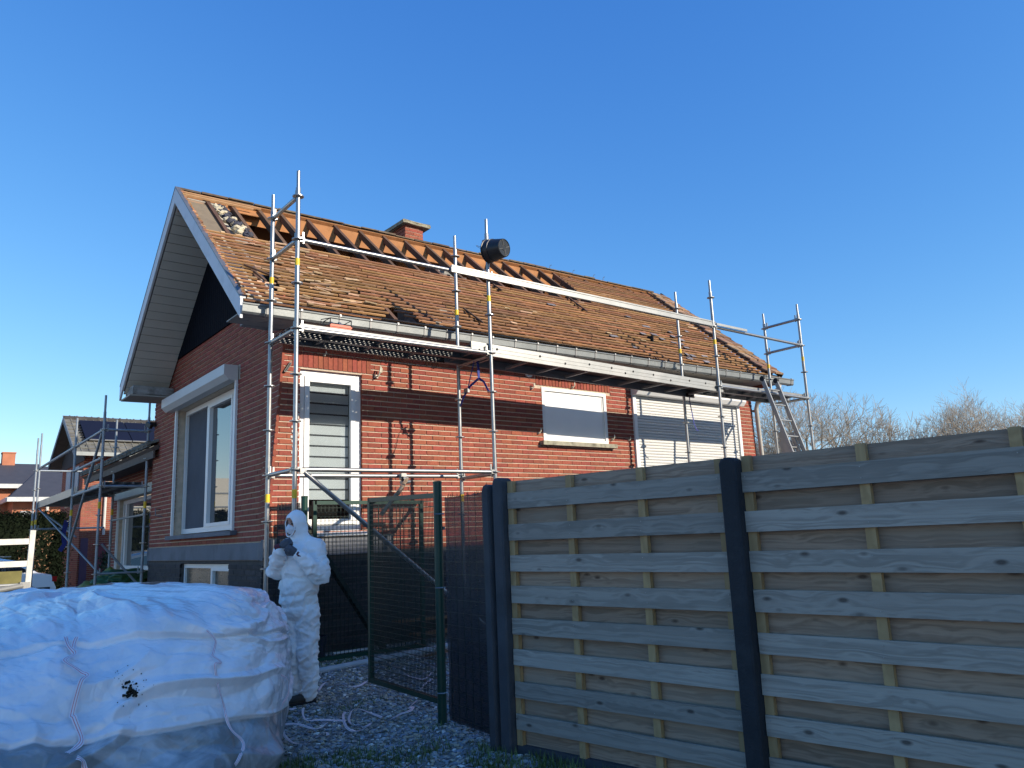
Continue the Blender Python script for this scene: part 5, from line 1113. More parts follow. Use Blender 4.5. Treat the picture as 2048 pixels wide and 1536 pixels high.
def folds(p, n):
    z = p.z; q = p*1.0; w_ = noise.noise(q*3.0)*.5; u_ = (p-PO).dot(UU); v_ = (p-PO).dot(VV)
    if z > 1.56 and (p-HC).length < .19: return .0022*noise.noise(q*22)+.0035*noise.noise(q*9)+ (.006*max(0, 1-abs(noise.noise(Vector((u_*12+z*10, z*5, 2))))*3)*sm((1.68-z)/.06) if u_ > -.08 else 0)
    r = .013*max(0, 1-abs(noise.noise(Vector((u_*7+z*4, v_*7, z*9-u_*5))))*4.2)
    r += .006*max(0, 1-abs(noise.noise(Vector((u_*14-z*9, v_*12, z*20+u_*9)+(0, 0, 0)) if False else Vector((u_*14-z*9, v_*12, z*20+u_*9))))*3.0)
    leg = sm((.84-z)/.1); s_ = noise.noise(Vector((u_*5, v_*5, z*3+4)))*2.2; r += leg*.019*max(0, 1-abs(noise.noise(Vector((u_*3.5+s_*.25, v_*3.5, z*11-u_*9+s_))))*3.0)*(.35+.5*math.exp(-((z-.50)/.13)**2)+.8*math.exp(-((z-.25)/.10)**2)); r += leg*.012*noise.noise(Vector((u_*6, v_*6, z*7+2)))
    wa = math.exp(-((z-1.0)/.11)**2); r += wa*.014*max(0, 1-abs(noise.noise(Vector((u_*5-z*4, v_*5, z*12-u_*7+1))))*3.0)+.010*noise.noise(Vector((u_*4+7, v_*4, z*3.5)))
    d1, t1 = seg_d(p, (.165, .17, 1.215), (-.035, .265, 1.405)); d2, t2 = seg_d(p, (-.262, .0, 1.27), (-.215, .19, 1.455)); d3, t3 = seg_d(p, (.115, .085, 1.465), (.165, .17, 1.215))
    if d1 < .11: r += .013*max(0, 1-abs(noise.noise(Vector((t1*5+u_*9, z*7, v_*5))))*3)-.004
    if d2 < .10: r += .012*max(0, 1-abs(noise.noise(Vector((t2*5+u_*9, z*7+3, v_*5))))*3)-.003
    if d3 < .12 and t3 > .3: r += .008*max(0, 1-abs(noise.noise(Vector((t3*6, u_*9, v_*5+2))))*3)
    return r
def facecut(c):
    d = c-(HC+FU*-.012); x_ = d.dot(FR); y_ = d.dot(FU); f_ = d.dot(FH); return f_ > .02 and (x_/.070)**2+((y_+.012)/.092)**2 < 1
M_suit = mat('white_overall_fabric', (.84, .85, .85), .75, 0, .04, 5, .25, 70)
body = blob(suit, .0105, 4, 'overalls', M_suit, person, folds, facecut)
# elastic rim of the hood opening
rim = []
for k in range(41):
    a = 2*math.pi*k/40; x_, y_ = .070*math.cos(a), .092*math.sin(a)-.024; p = HC+FR*x_+FU*y_
    rim.append(p+FH*(.078-.35*(x_*x_)/.07-.55*(max(0, y_)**2)/.09+.01))
M_skin = mat('skin', (.42, .22, .15), .5, 0, .08, 12)
b = MB(); b.path(rim[:-1]+[rim[0]], .006, 7); b.build('hood_rim', M_suit, person, smooth=True)
def FHP(r_, u_, f_): 
    p = HC+FR*r_+FU*u_+FH*f_-PO; return (p.dot(UU), p.dot(VV), p.z)
head = blob([(FHP(0, .0, -.02), (.082, .082, .108)), (FHP(0, -.06, .005), (.062, .066, .07)), (FHP(0, .0, .045), .032, FHP(0, -.035, .088), .014), (FHP(.03, .018, .04), .02), (FHP(-.03, .018, .04), .02), (FHP(.028, .026, .052), .011, FHP(.008, .022, .058), .011), (FHP(-.028, .026, .052), .011, FHP(-.008, .022, .058), .011), (FHP(0, .055, .03), (.05, .05, .04)), (FHP(.035, -.02, .04), .024), (FHP(-.035, -.02, .04), .024)], .0055, 3, 'head', M_skin, person)
for s in (-1, 1):
    b = MB(); b.lathe([(0, -.012), (.009, -.008), (.012, 0), (.009, .008), (0, .012)], W3(*FHP(.030*s, .004, .057)), 12); b.build('eye', mat('dark_eye', (.03, .02, .015), .2), person, smooth=True)
    b = MB(); b.path([W3(*FHP(.014*s, .020, .064)), W3(*FHP(.028*s, .026, .064)), W3(*FHP(.046*s, .020, .052))], .0035, 5); b.build('eyebrow', mat('brown_brow', (.06, .035, .02), .9), person)
mask = blob([(FHP(0, -.045, .062), (.046, .046, .044)), (FHP(0, -.018, .066), .026, FHP(0, -.048, .100), .016), (FHP(0, -.075, .050), (.04, .04, .026)), (FHP(.030, -.040, .045), .028), (FHP(-.030, -.040, .045), .028)], .005, 4, 'dust_mask', mat('white_mask', (.72, .73, .75), .8, 0, .04, 9, .1, 60), person)
b = MB(); b.lathe([(.013, 0), (.013, .006), (0, .008)], W3(*FHP(0, -.062, .092)), 12, FH.to_track_quat('Z', 'Y').to_matrix()); b.build('mask_valve', M_white, mask)
b = MB(); b.path([W3(*FHP(-.050, -.035, .05)), W3(*FHP(-.075, -.01, .0))], .002, 5); b.path([W3(*FHP(.050, -.035, .05)), W3(*FHP(.075, -.01, .0))], .002, 5); b.build('mask_band', M_white, mask)
# zip flap down the front
zf = []
for k in range(15):
    z = 1.50-.042*k; p = W3(-.115, .13, z); zf.append(p)
from mathutils.bvhtree import BVHTree
bmx = bmesh.new(); bmx.from_mesh(body.data); bv = BVHTree.FromBMesh(bmx); dirf = (UU*.62-VV*.78)
pts_ = []
for k in range(17):
    z = 1.40-.034*k; o0 = W3(-.17+.01*math.sin(k), .6, z)-person.location; h = bv.ray_cast(o0-UU*.0, dirf.normalized() if False else -VV); 
    if h[0] is not None: pts_.append(h[0]+person.location+VV*.003)
bmx.free()
if len(pts_) > 3: ribbon('zip_flap', pts_, .038, M_suit, person, tuple(UU*.9+VV*.3), .006)
M_glove = mat('grey_knit_glove', (.075, .080, .095), .8, 0, .2, 60, .4, 160); M_cuff = mat('maroon_cuff', (.10, .018, .03), .85)
def hand(palm, fdir, side, nrm, name):
    """palm centre, finger direction, thumb side, palm normal (u,v,z vectors)"""
    P = Vector(palm); f = Vector(fdir).normalized(); s = (Vector(side)-f*f.dot(Vector(side))).normalized(); n = Vector(nrm); n = (n-f*f.dot(n)-s*s.dot(n)).normalized()
    L = []
    L.append((tuple(P-f*.045), .026, tuple(P+f*.02), .030)); L.append((tuple(P+s*.018-f*.02), .022, tuple(P+s*.022+f*.02), .020)); L.append((tuple(P-s*.020-f*.02), .022, tuple(P-s*.024+f*.018), .019))
    for i, (o_, ln) in enumerate(((.028, .030), (.010, .034), (-.009, .032), (-.027, .026))):
        a = P+s*o_+f*.032; c1 = a+f*ln*.85+n*.012; c2 = c1+n*ln*.8-f*.004; c3 = c2-f*ln*.55+n*.006
        L += [(tuple(a), .0115, tuple(c1), .0105), (tuple(c1), .0105, tuple(c2), .0098), (tuple(c2), .0098, tuple(c3), .009)]
    a = P+s*.030-f*.015; c1 = a+s*.020+f*.028+n*.014; c2 = c1+f*.022+n*.016-s*.008
    L += [(tuple(a), .014, tuple(c1), .0115), (tuple(c1), .0115, tuple(c2), .0098)]
    h = blob(L, .0034, 2, name, M_glove, person)
    b = MB(); w0, w1 = P-f*.095, P-f*.045; b.tube(W3(*w0), W3(*w1), .036, 16, .031); b.build('cuff', M_cuff, h, smooth=.8)
hand((-.105, .285, 1.455), (-.70, .12, .50), (-.45, .1, -.75), (.1, -.8, .2), 'glove')
hand((-.172, .225, 1.525), (.80, .25, .45), (.25, .55, -.65), (.2, .2, -.9), 'glove')
M_boot = mat('brown_work_boot', (.040, .034, .028), .75, 0, .3, 16, .4, 60)
for (hu, hv, tu, tv) in ((.09, .035, -.10, .095), (-.035, -.10, -.22, -.045)):
    bt = blob([((hu, hv, .115), .050, (hu, hv, .16), .048), ((hu, hv, .090), .044, ((hu+tu)/2, (hv+tv)/2, .098), .044), (((hu+tu)/2, (hv+tv)/2, .098), .045, (tu*.8+hu*.2, tv*.8+hv*.2, .086), .046), ((tu*.8+hu*.2, tv*.8+hv*.2, .086), .044, (tu, tv, .080), .036)], .007, 3, 'boot', M_boot, person)
    b = MB(); d = Vector((tu-hu, tv-hv, 0)).normalized(); s = Vector((-d.y, d.x, 0)); out = []
    for t_, w_ in ((-.045, .02), (-.03, .036), (.05, .036), (.12, .045), (.18, .046), (.215, .036), (.232, .015)): out.append((t_, w_))
    poly = [Vector((hu, hv, 0))+d*t_+s*w_ for t_, w_ in out]+[Vector((hu, hv, 0))+d*t_-s*w_ for t_, w_ in reversed(out)]
    b.extr([W3(p.x, p.y, .047) for p in poly], (0, 0, .022)); b.build('sole', M_blackmat, bt)

# ---------------------------------------------------------------- low wing of the neighbour attached beyond the gable
wing = thing('house_wing', (3, 10.4, 0), 'low brick wing with grey tiled eaves and a large shuttered window, behind the gable', 'house')
b = MB()
for (y0, y1, z0, z1) in ((7.45, 8.9, .2, 3.5), (8.9, 12.15, .2, 1.1), (8.9, 12.15, 2.70, 3.5), (12.15, 12.9, .2, 3.5)): b.bb(.90, 1.1, y0, y1, z0, z1)
b.bb(1.1, 6, 12.7, 12.9, .2, 3.5); wwall = b.build('wall', M_mortar, wing)
b = MB()
for r_ in range(44):
    z = .22+r_*.07; off = (r_ % 2)*.1; y = 7.45+off
    while y < 12.9:
        e = min(y+.196, 12.9)
        if not (y < 12.15 and e > 8.9 and z+.05 > 1.1 and z < 2.70): b.bb(.892, .899, y, e, z, z+.056)
        y += .2
b.build('brick', M_brick, wwall, kind='stuff')
b = MB(); frame(b, 1, .98, 8.95, 12.1, 1.14, 2.66, .08, .06); b.bb(.975, 1.04, 11.75, 11.85, 1.2, 2.6); ww = b.build('window', M_white, wing)
MB().bb(1.03, 1.035, 8.98, 12.08, 1.16, 2.64).build('pane', M_glass, ww)
b = MB(); b.bb(.80, .9, 8.8, 12.2, 2.68, 2.86); b.build('shutter_box', M_soffit, wing); b = MB(); b.bb(.86, .905, 12.11, 12.15, 1.15, 2.68); b.build('shutter_rail', M_white, wing)
b = MB(); b.extr([(.28, 7.0, 3.30), (3.2, 7.0, 4.75), (3.2, 7.0, 4.68), (.34, 7.0, 3.24)], (0, 6.25, 0)); wr = b.build('roof', M_fascia, wing)
MB().bb(.36, .90, 7.46, 13.1, 3.20, 3.22).build('soffit', M_fascia, wing); MB().bb(.33, .36, 7.0, 13.2, 3.12, 3.26).build('fascia', M_fascia, wing)
M_gtile = mat('mossy_grey_tile', (.17, .16, .13), .9, 0, .25, 10, .6, 40, dirt=(.07, .07, .05), dscale=5, damt=.8, rand=.25)
gt = MB(); gt.prism([(-.16, .0), (-.15, .035), (-.10, .05), (-.04, .03), (.06, .02), (.13, .03), (.165, .045), (.165, .03), (.12, .008), (-.1, .0)], 1, -.20, .20); gtm = gt.mesh('roof_tile', M_gtile)
ge = MB().box((0, 0, 0), (.06, .275, .11)).mesh('eave_tile', M_gtile)
for k in range(20): inst('eave_tile', ge, wr, (.27, 7.2+k*.31, 3.37), (U(-.03, .03), 0, 0))
for k in range(20):
    for j in range(4):
        y = 7.2+k*.31; x = .42+j*.34; inst('roof_tile', gtm, wr, (x, y, 3.33+(x-.28)*.4966+.02), (0, 0, R(90)), (1, 1, 1)).rotation_euler = (Matrix.Rotation(-math.atan(.4966)+.10, 3, 'Y') @ Matrix.Rotation(R(90), 3, 'Z')).to_euler()
# ---------------------------------------------------------------- neighbour house with solar panels
nb = thing('neighbour_house', (5, 28, 0), 'red brick neighbour house with grey tiled roof and dark solar panels', 'house')
NX, NY0, NY1, NR, NE, NZ = 2.0, 25.2, 31.2, 28.2, 5.25, 6.95; nt_ = (NZ-NE)/(NR-NY0)
b = MB(); b.bb(2.45, 12, 25.9, 30.5, 0, 5.3); b.prism([(25.9, 5.3), (30.5, 5.3), (28.2, 6.6)], 0, 2.45, 2.5); nw = b.build('wall', mat('far_mortar', (.36, .27, .20), .95), nb)
b = MB()
for r_ in range(71):
    z = .05+r_*.075; off = (r_ % 2)*.11
    x = 2.45+off-.11
    while x < 6.2:
        s_, e_ = max(x, 2.45), x+.208
        if not (3.75 < e_ and s_ < 3.9): b.bb(s_, e_, 25.888, 25.899, z, z+.058)
        x += .22
    y = 25.9+off-.11
    while y < 30.5:
        s_, e_ = max(y, 25.9), min(y+.208, 30.5); b.bb(2.438, 2.449, s_, e_, z, z+.058) if e_-s_ > .03 else None; y += .22
b.build('brick', M_brick, nw, kind='stuff')
b = MB(); b.add([(NX, NY0, NE), (12, NY0, NE), (12, NR, NZ), (NX, NR, NZ)], [(0, 1, 2, 3)]); b.add([(NX, NR, NZ), (12, NR, NZ), (12, NY1, NE), (NX, NY1, NE)], [(0, 1, 2, 3)]); b.add([(NX, NY0, NE-.12), (12, NY0, NE-.12), (12, NR, NZ-.12), (NX, NR, NZ-.12)], [(3, 2, 1, 0)]); b.add([(NX, NR, NZ-.12), (12, NR, NZ-.12), (12, NY1, NE-.12), (NX, NY1, NE-.12)], [(3, 2, 1, 0)])
nr = b.build('roof', M_fascia, nb)
b = MB(); na = math.atan(nt_)
for j in range(10):
    for k in range(38):
        x = NX+.12+k*.27; y = NY0+.1+j*.33; b.box((x, y, NE+(y-NY0)*nt_+.03), (.262, .36, .03), Matrix.Rotation(na-.06, 3, 'X')); b.box((x+.12, y, NE+(y-NY0)*nt_+.055), (.05, .36, .03), Matrix.Rotation(na-.06, 3, 'X'))
b.build('roof_tile', M_gtile, nr, kind='stuff')
rt_ = MB().lathe([(.11, -.2), (.12, .17), (.135, .17), (.135, .21), (.12, .21)], (0, 0, 0), 12, Matrix.Rotation(R(90), 3, 'Y')).mesh('ridge_tile', mat('dark_ridge_tile', (.05, .045, .04), .8, rand=.2))
for k in range(20): inst('ridge_tile', rt_, nr, (NX+.2+k*.42, NR, NZ+.0))
M_pv = mat('solar_panel_glass', (.012, .015, .030), .6, 0, .05, 3, spec=.06)
for k, x in enumerate((3.3, 4.97)):
    y0, y1 = 26.0, 27.7; p = Vector((x, (y0+y1)/2, NE+((y0+y1)/2-NY0)*nt_+.16)); o = inst('solar_panel', MB().box((0, 0, 0), (1.64, 2.0, .04)).mesh('solar_panel', M_pv), nr, p, (na, 0, 0))
    inst('panel_frame', MB().box((0, -1.0, 0), (1.64, .03, .045)).mesh('panel_frame', M_alu), o, p)
b = MB(); [b.box((2.45+.1, 26.1+k*.22, NE+(26.1+k*.22-NY0)*nt_+.10), (.35, .10, .04), Matrix.Rotation(na, 3, 'X')) for k in range(7)]; b.build('mounting_rail', M_blackmat, nr)
b = MB(); b.prism([(NY0-.02, NE+.06), (NR, NZ+.06), (NY1, NE+.06), (NY1, NE-.14), (NR, NZ-.14), (NY0-.02, NE-.14)], 0, NX-.03, NX); b.build('bargeboard', mat('blue_grey_barge', (.12, .14, .17), .6), nb)
MB().bb(2.42, 2.435, 25.6, 30.8, 5.0, 5.6).build('gable_boarding', M_blackmat, nb)
b = MB(); b.prism([(25.5, 5.0), (30.9, 5.0), (28.2, 6.75)], 0, 2.40, 2.42); b.build('gable_boarding', M_blackmat, nb)
b = MB(); b.bb(NX, 12, NY0-.14, NY0, NE-.12, NE+.02); b.build('gutter', M_zinc, nb)
b = MB(); b.path([(3.55, NY0-.1, NE-.1), (3.55, NY0-.1, NE-.45), (3.3, 25.5, NE-.85), (3.25, 25.8, NE-1.2), (3.25, 25.8, 2.2)], .05, 8); b.build('downpipe', mat('cream_pipe', (.6, .57, .5), .5), nb)
b = MB()
for y in (26.6, 28.3): b.bb(2.40, 2.43, y, y+1.0, 3.6, 4.9)
b.build('window', mat('pale_blue_shutter', (.30, .36, .40), .5), nb)
MB().bb(2.5, 2.75, 25.86, 25.885, .3, 2.1).build('door', mat('purple_door', (.10, .05, .09), .6), nb); MB().bb(3.05, 3.35, 25.84, 25.885, .3, 1.9).build('door', mat('red_door', (.16, .03, .04), .6), nb)
shade_blk = thing('unseen_shade_block', (7, 19.5, 0), 'plain flat-roofed brick block added unseen behind the bungalow to shade the neighbour wall', 'house')  # added out of sight, only to cast shade on the lower neighbour wall
MB().bb(4.4, 10, 18, 21, 0, 4.5).build('wall', M_brick, shade_blk); MB().bb(4.3, 10.1, 17.9, 21.1, 4.5, 4.65).build('roof', M_fascia, shade_blk)
# ---------------------------------------------------------------- far house with dark slate roof
fh = thing('far_house', (1, 52, 0), 'distant house with dark slate roof, pale gutters and an orange brick chimney', 'house')
M_sl = mat('dark_slate', (.055, .056, .066), .7, 0, .1, 3); M_ob = mat('orange_brick', (.42, .16, .085), .9, 0, .12, 2, .3, 5)
b = MB(); b.bb(-10, 3.6, 50.5, 58, 0, 5.9); b.bb(2.5, 14, 47.8, 56, 0, 4.9); b.build('wall', M_ob, fh)
b = MB(); b.add([(-12, 50, 5.95), (4.4, 50, 5.95), (4.4, 53.5, 7.6), (-12, 53.5, 7.6)], [(0, 1, 2, 3)]); b.add([(2.2, 47, 4.95), (14, 47, 4.95), (14, 52, 7.3), (4.4, 52, 7.3)], [(0, 1, 2, 3)]); b.add([(2.2, 47, 4.95), (4.4, 52, 7.3), (2.2, 57, 4.95)], [(0, 1, 2)]); b.add([(-12, 57, 5.95), (4.4, 57, 5.95), (4.4, 53.5, 7.6), (-12, 53.5, 7.6)], [(3, 2, 1, 0)]); b.build('roof', M_sl, fh)
b = MB(); b.bb(-12, 3.6, 49.85, 50, 5.72, 5.98); b.bb(2.1, 14, 46.85, 47, 4.72, 4.98); b.beam((2.1, 47, 4.85), (2.1, 53, 4.85), .1, .25); b.build('gutter', mat('pale_gutter', (.55, .55, .52), .5), fh)
b = MB(); b.bb(2.28, 3.0, 53.2, 54, 7.2, 8.25); fc_ = b.build('chimney', M_ob, fh); MB().bb(2.24, 3.04, 53.16, 54.04, 8.25, 8.33).build('chimney_cap', M_ob, fc_)
b = MB(); b.path([(4.2, 46.95, 4.7), (4.2, 46.95, 4.2), (3.9, 47.6, 3.8), (3.9, 47.7, 2)], .09, 8); b.build('downpipe', mat('pale_pipe', (.55, .52, .46), .5), fh)
MB().bb(2.9, 3.5, 47.74, 47.79, 3.2, 4.2).build('window', mat('grey_shutter_far', (.35, .36, .38), .5), fh)
# ---------------------------------------------------------------- hedge, shrub
def leafmass(name, boxes, n, size, m, label, cat, seed=1):
    rng = np.random.default_rng(seed); V = []; F = []
    for k in range(n):
        x0, x1, y0, y1, z0, z1 = boxes[rng.integers(len(boxes))]
        f = rng.random(3); ax = rng.integers(3)
        if rng.random() < .75: f[ax] = (0.02 if rng.random() < .6 else .98)+rng.normal(0, .02)
        p = np.array([x0+(x1-x0)*f[0], y0+(y1-y0)*f[1], z0+(z1-z0)*f[2]])+rng.normal(0, .05, 3)
        a = rng.normal(0, 1, 3); a /= np.linalg.norm(a); c = np.cross(a, rng.normal(0, 1, 3)); c /= np.linalg.norm(c); s = size*rng.uniform(.6, 1.4)
        o = len(V); V += [tuple(p+a*s), tuple(p+c*s*.4), tuple(p-a*s), tuple(p-c*s*.4)]; F.append((o, o+1, o+2, o+3))
    t = thing(name, tuple(V[0][:2])+(0,), label, cat); me = bpy.data.meshes.new('foliage'); bx, by = V[0][:2]
    me.from_pydata([(x-bx, y-by, z) for x, y, z in V], [], F); me.materials.append(m); o = bpy.data.objects.new('foliage', me); COL.objects.link(o); o.parent = t; return t
M_hedge = mat('dark_conifer_hedge', (.007, .011, .005), .95, 0, .5, 3, rand=.4, spec=.1)
t = leafmass('hedge', [(-6, 1.62, 23.4, 24.8, .1, 2.95)], 42000, .05, M_hedge, 'tall dark clipped conifer hedge behind the white car', 'hedge', 2)
MB().bb(-6, 1.55, 23.6, 24.7, 0, 2.85).build('hedge_core', M_hedge, t)
t = leafmass('dry_branch', [(-.1, .35, 19.6, 20.0, .9, 2.0), (.4, .7, 19.8, 20.0, .9, 2.2)], 170, .035, mat('dry_brown_leaf', (.22, .11, .05), .9, 0, .3, 6), 'dry brown leafy branch standing in front of the dark hedge', 'branch', 3)
t = leafmass('shrub', [(1.0, 1.8, 13.6, 14.3, .1, 1.5)], 2600, .05, mat('dark_shrub_leaf', (.028, .045, .02), .8, 0, .4, 6, rand=.3), 'dark garden shrub beside the low wing window', 'shrub', 4)
b = MB(); [b.tube((1.4, 13.9, .2), (1.4+U(-.35, .35), 13.9+U(-.3, .3), U(1.2, 2.1)), .012, 5, .004) for _ in range(14)]; b.build('stem', M_rafter, t)
# ---------------------------------------------------------------- white car
car = thing('parked_car', (-1.6, 18.9, 0), 'white estate car with a silver roof rail parked in front of the dark hedge', 'car')
cx0 = .62
prof = [(0, .36), (.02, .62), (-.06, .80), (-.12, .98), (-.45, 1.06), (-.95, 1.40), (-1.5, 1.52), (-2.5, 1.50), (-3.1, 1.30), (-3.5, 1.05), (-4.35, .90), (-4.45, .6), (-4.4, .32)]
b = MB(); W_c = 1.75; rings = []
secs = [(-.0, .80), (.06, .93), (.25, 1.0), (W_c-.25, 1.0), (W_c-.06, .93), (W_c, .80)]
for (yy_, k) in secs: rings.append([(cx0+x*(.985 if k < 1 else 1)-(1-k)*.1, 18.05+yy_+(.16*max(0, z-1.0)*(1 if yy_ < .9 else -1)), .32+(z-.32)*(1 if z < 1 else 1-(1-k)*.25)) for x, z in prof])
n_ = len(prof); b.add([p for r_ in rings for p in r_], [(i*n_+k, i*n_+(k+1) % n_, (i+1)*n_+(k+1) % n_, (i+1)*n_+k) for i in range(len(secs)-1) for k in range(n_)]+[tuple(range(n_)), tuple(5*n_+k for k in range(n_))[::-1]])
cb = b.build('body', mat('white_car_paint', (.75, .75, .74), .25, 0, .01, 2, coat=.8), car, smooth=.6)
b = MB(); gl_ = [(-.62, 1.08), (-1.0, 1.29), (-1.5, 1.38), (-2.45, 1.36), (-2.9, 1.20), (-3.2, 1.07)]
b.add([(cx0+x, 18.035+.16*max(0, z-1), z) for x, z in gl_]+[(cx0+x, 18.06+.16*max(0, z-1), z) for x, z in gl_], [(0, 1, 2, 3, 4, 5), tuple(range(6, 12))[::-1]]+[(k, (k+1) % 6, 6+(k+1) % 6, 6+k) for k in range(6)]); b.build('side_window', M_glass, car)
wm = MB().lathe([(.20, -.1), (.31, -.11), (.33, -.06), (.33, .06), (.31, .11), (.20, .1)], (0, 0, 0), 24, Matrix.Rotation(R(90), 3, 'X')).mesh('tyre', M_blackmat); wr_ = MB().lathe([(0, .0), (.20, .03), (.205, .0)], (0, 0, 0), 18, Matrix.Rotation(R(90), 3, 'X')).mesh('rim', M_alu)
for x in (-.72, -3.55):
    for y in (18.15, 19.7):
        wh = inst('wheel', wm, car, (cx0+x, y, .33)); inst('rim', wr_, wh, (cx0+x, y-.1, .33))
    b = MB(); b.lathe([(.30, -.02), (.38, -.02), (.38, .03), (.30, .03)], (cx0+x, 18.06, .34), 24, Matrix.Rotation(R(90), 3, 'X')); b.build('wheel_arch', M_blackmat, car)
b = MB(); b.box((cx0-.05, 18.15, .86), (.12, .2, .14)); b.build('tail_light', mat('red_lens', (.35, .01, .01), .2), car)
b = MB(); b.beam((cx0-1.1, 18.35, 1.52), (cx0-2.6, 18.35, 1.56), .04, .03); b.build('roof_rail', M_alu, car)
b = MB(); b.beam((cx0-.15, 18.03, .62), (cx0-3.9, 18.03, .60), .02, .06); b.build('side_trim', M_blackmat, car)
# ---------------------------------------------------------------- metal rack trailer at the left edge
rk = thing('rack_trailer', (-2.4, 3.1, 0), 'open metal rack with pale rails and a mossy plank side at the left edge', 'trailer')
M_pale = mat('pale_zinc_rail', (.62, .60, .53), .55, .3, .12, 14, .1, 50, dirt=(.45, .43, .38), dscale=6, damt=.5)
b = MB(); b.beam((-1.935, 3, .5), (-1.905, 3, 1.80), .05, .055); b.build('upright', M_pale, rk); b = MB(); b.beam((-3.6, 2.9, .5), (-3.6, 2.9, 1.8), .05, .055); b.build('upright', M_pale, rk)
for z in (1.675, 1.425): MB().beam((-3.7, 2.93, z+.0), (-1.94, 3.0, z), .04, .065).build('rail', M_pale, rk)
MB().beam((-3.7, 2.96, 1.285), (-1.98, 3.05, 1.275), .03, .14).build('side_plank', mat('mossy_green_plank', (.17, .15, .05), .9, 0, .25, 8, .3, 40), rk)
b = MB(); b.tube((-2.25, 2.8, 1.145), (-1.98, 2.95, 1.18), .03, 10); b.tube((-2.6, 3.0, 1.19), (-1.95, 3.0, 1.19), .02, 8); b.bb(-2.0, -1.9, 2.95, 3.05, 1.1, 1.22); b.build('crank_tube', M_alu, rk)
MB().beam((-1.9, 3.05, 1.04), (-1.2, 3.25, 1.05), .05, .04).build('draw_bar', mat('dark_draw_bar', (.05, .06, .07), .6), rk); MB().bb(-3.8, -1.9, 2.9, 4.6, .95, 1.08).build('chassis', M_blackmat, rk)
for x in (-3.0,): MB().lathe([(0, -.08), (.3, -.1), (.32, 0), (.3, .1), (0, .08)], (x, 2.95, .33), 20, Matrix.Rotation(R(90), 3, 'X')).build('wheel', M_blackmat, rk)
# ---------------------------------------------------------------- yellow-green tarpaulin heap below the wing window
tp_ = thing('tarpaulin_bag', (-.05, 9.4, 0), 'crumpled yellow and green tarpaulin heaped beneath the low wing window', 'tarpaulin')
def heap(c, r_, m, name, seed):
    t = bmesh.new(); bmesh.ops.create_icosphere(t, subdivisions=5, radius=1); V = []
    for v in t.verts:
        d = v.co.copy(); s = 1+.28*noise.noise(d*1.7+Vector((seed, 0, 0)))+.13*max(0, 1-abs(noise.noise(d*3.2+Vector((0, seed, 0))))*3)+.03*noise.noise(d*9)
        V.append((c[0]+d.x*r_[0]*s, c[1]+d.y*r_[1]*s, max(.02, c[2]+d.z*r_[2]*s)))
    b = MB(); b.add(V, [tuple(v.index for v in f.verts) for f in t.faces]); t.free(); return b.build(name, m, tp_, smooth=True)
heap((.22, 9.15, .52), (.58, .75, .56), mat('yellow_tarpaulin', (.20, .20, .018), .55, 0, .3, 3, .2, 20), 'tarpaulin', 1)
heap((.42, 9.0, .98), (.50, .52, .20), mat('green_tarpaulin', (.03, .09, .025), .5, 0, .3, 3), 'tarpaulin_flap', 5)
heap((.20, 8.65, .74), (.26, .22, .28), M_blackmat, 'bin_bag', 9)
# ---------------------------------------------------------------- bare winter trees
M_bark = mat('pale_bark', (.38, .32, .24), .9, 0, .25, 4)
def tree(x, y, h, seed, label, spread=.55, depth=7, kx=1.0, twig=.011, group='bare winter trees beyond the fence', trunk=.28):
    random.seed(seed); segs = [[], []]
    def grow(p, d, L, r_, lv):
        n = 3 if lv > 1 else 2; q = p
        for k in range(n):
            d2 = (d+Vector((U(-1, 1), U(-1, 1), U(-.5, .9)))*.14).normalized(); e = q+d2*(L/n); rr = r_*(1-.28*(k+1)/n); segs[0 if lv < 2 else 1].append((q, e, r_*(1-.28*k/n), rr)); q = e; d = d2
            if lv >= 2 and lv < depth and rnd() < .55:
                a = U(0, 6.28); s = d.orthogonal().normalized(); s.rotate(Matrix.Rotation(a, 3, d)); grow(q, (d*.75+s*U(.5, .9)).normalized(), L*U(.5, .75), rr*.6, lv+1)
        if lv < depth:
            m_ = random.choice((2, 3, 3)) if lv else 5; a0 = U(0, 6.28)
            for k in range(m_):
                a = a0+6.28*k/m_+U(-.4, .4); s = d.orthogonal().normalized(); s.rotate(Matrix.Rotation(a, 3, d)); nd = (d+s*U(spread*.6, spread*1.25)+Vector((0, 0, .10))).normalized(); grow(q, nd, L*U(.66, .86), max(q and rr*.68, twig*.6), lv+1)
    grow(Vector((0, 0, 0)), Vector((0, 0, 1)), h*.20, trunk, 0)
    t = thing('bare_tree', (x, y, 0), label, 'tree', group)
    for nm, S in (('trunk', segs[0]), ('crown', segs[1])):
        V = []; F = []
        for p, q, ra, rb_ in S:
            if nm == 'crown' and ((q.x/(.40*h))**2+(q.y/(.40*h))**2+((q.z-.56*h)/(.46*h))**2) > 1+.25*math.sin(q.x*3+q.z*2): continue
            ra = max(ra, twig*.55); rb_ = max(rb_, twig*.45); d = (q-p).normalized(); a = d.orthogonal().normalized(); c = d.cross(a); n = 8 if nm == 'trunk' else 3; o = len(V)
            for k in range(n): w_ = a*math.cos(6.2832*k/n)+c*math.sin(6.2832*k/n); V += [tuple(p+w_*ra), tuple(q+w_*rb_)]
            F += [(o+2*k, o+2*((k+1) % n), o+2*((k+1) % n)+1, o+2*k+1) for k in range(n)]
        zmax = max(v[2] for v in V) if nm == 'crown' else None
        if nm == 'crown': tree.k = h/zmax
        me = bpy.data.meshes.new(nm); me.from_pydata([(v[0]*kx, v[1]*kx, v[2]) for v in V], [], F); me.materials.append(M_bark); o = bpy.data.objects.new(nm, me); COL.objects.link(o); o.parent = t
    t.scale = (tree.k,)*3; return t
tree(51.8, 24.6, 12.3, 5, 'spreading bare tree rising behind the ladder and the end of the scaffold', .62, 6, 1.12)
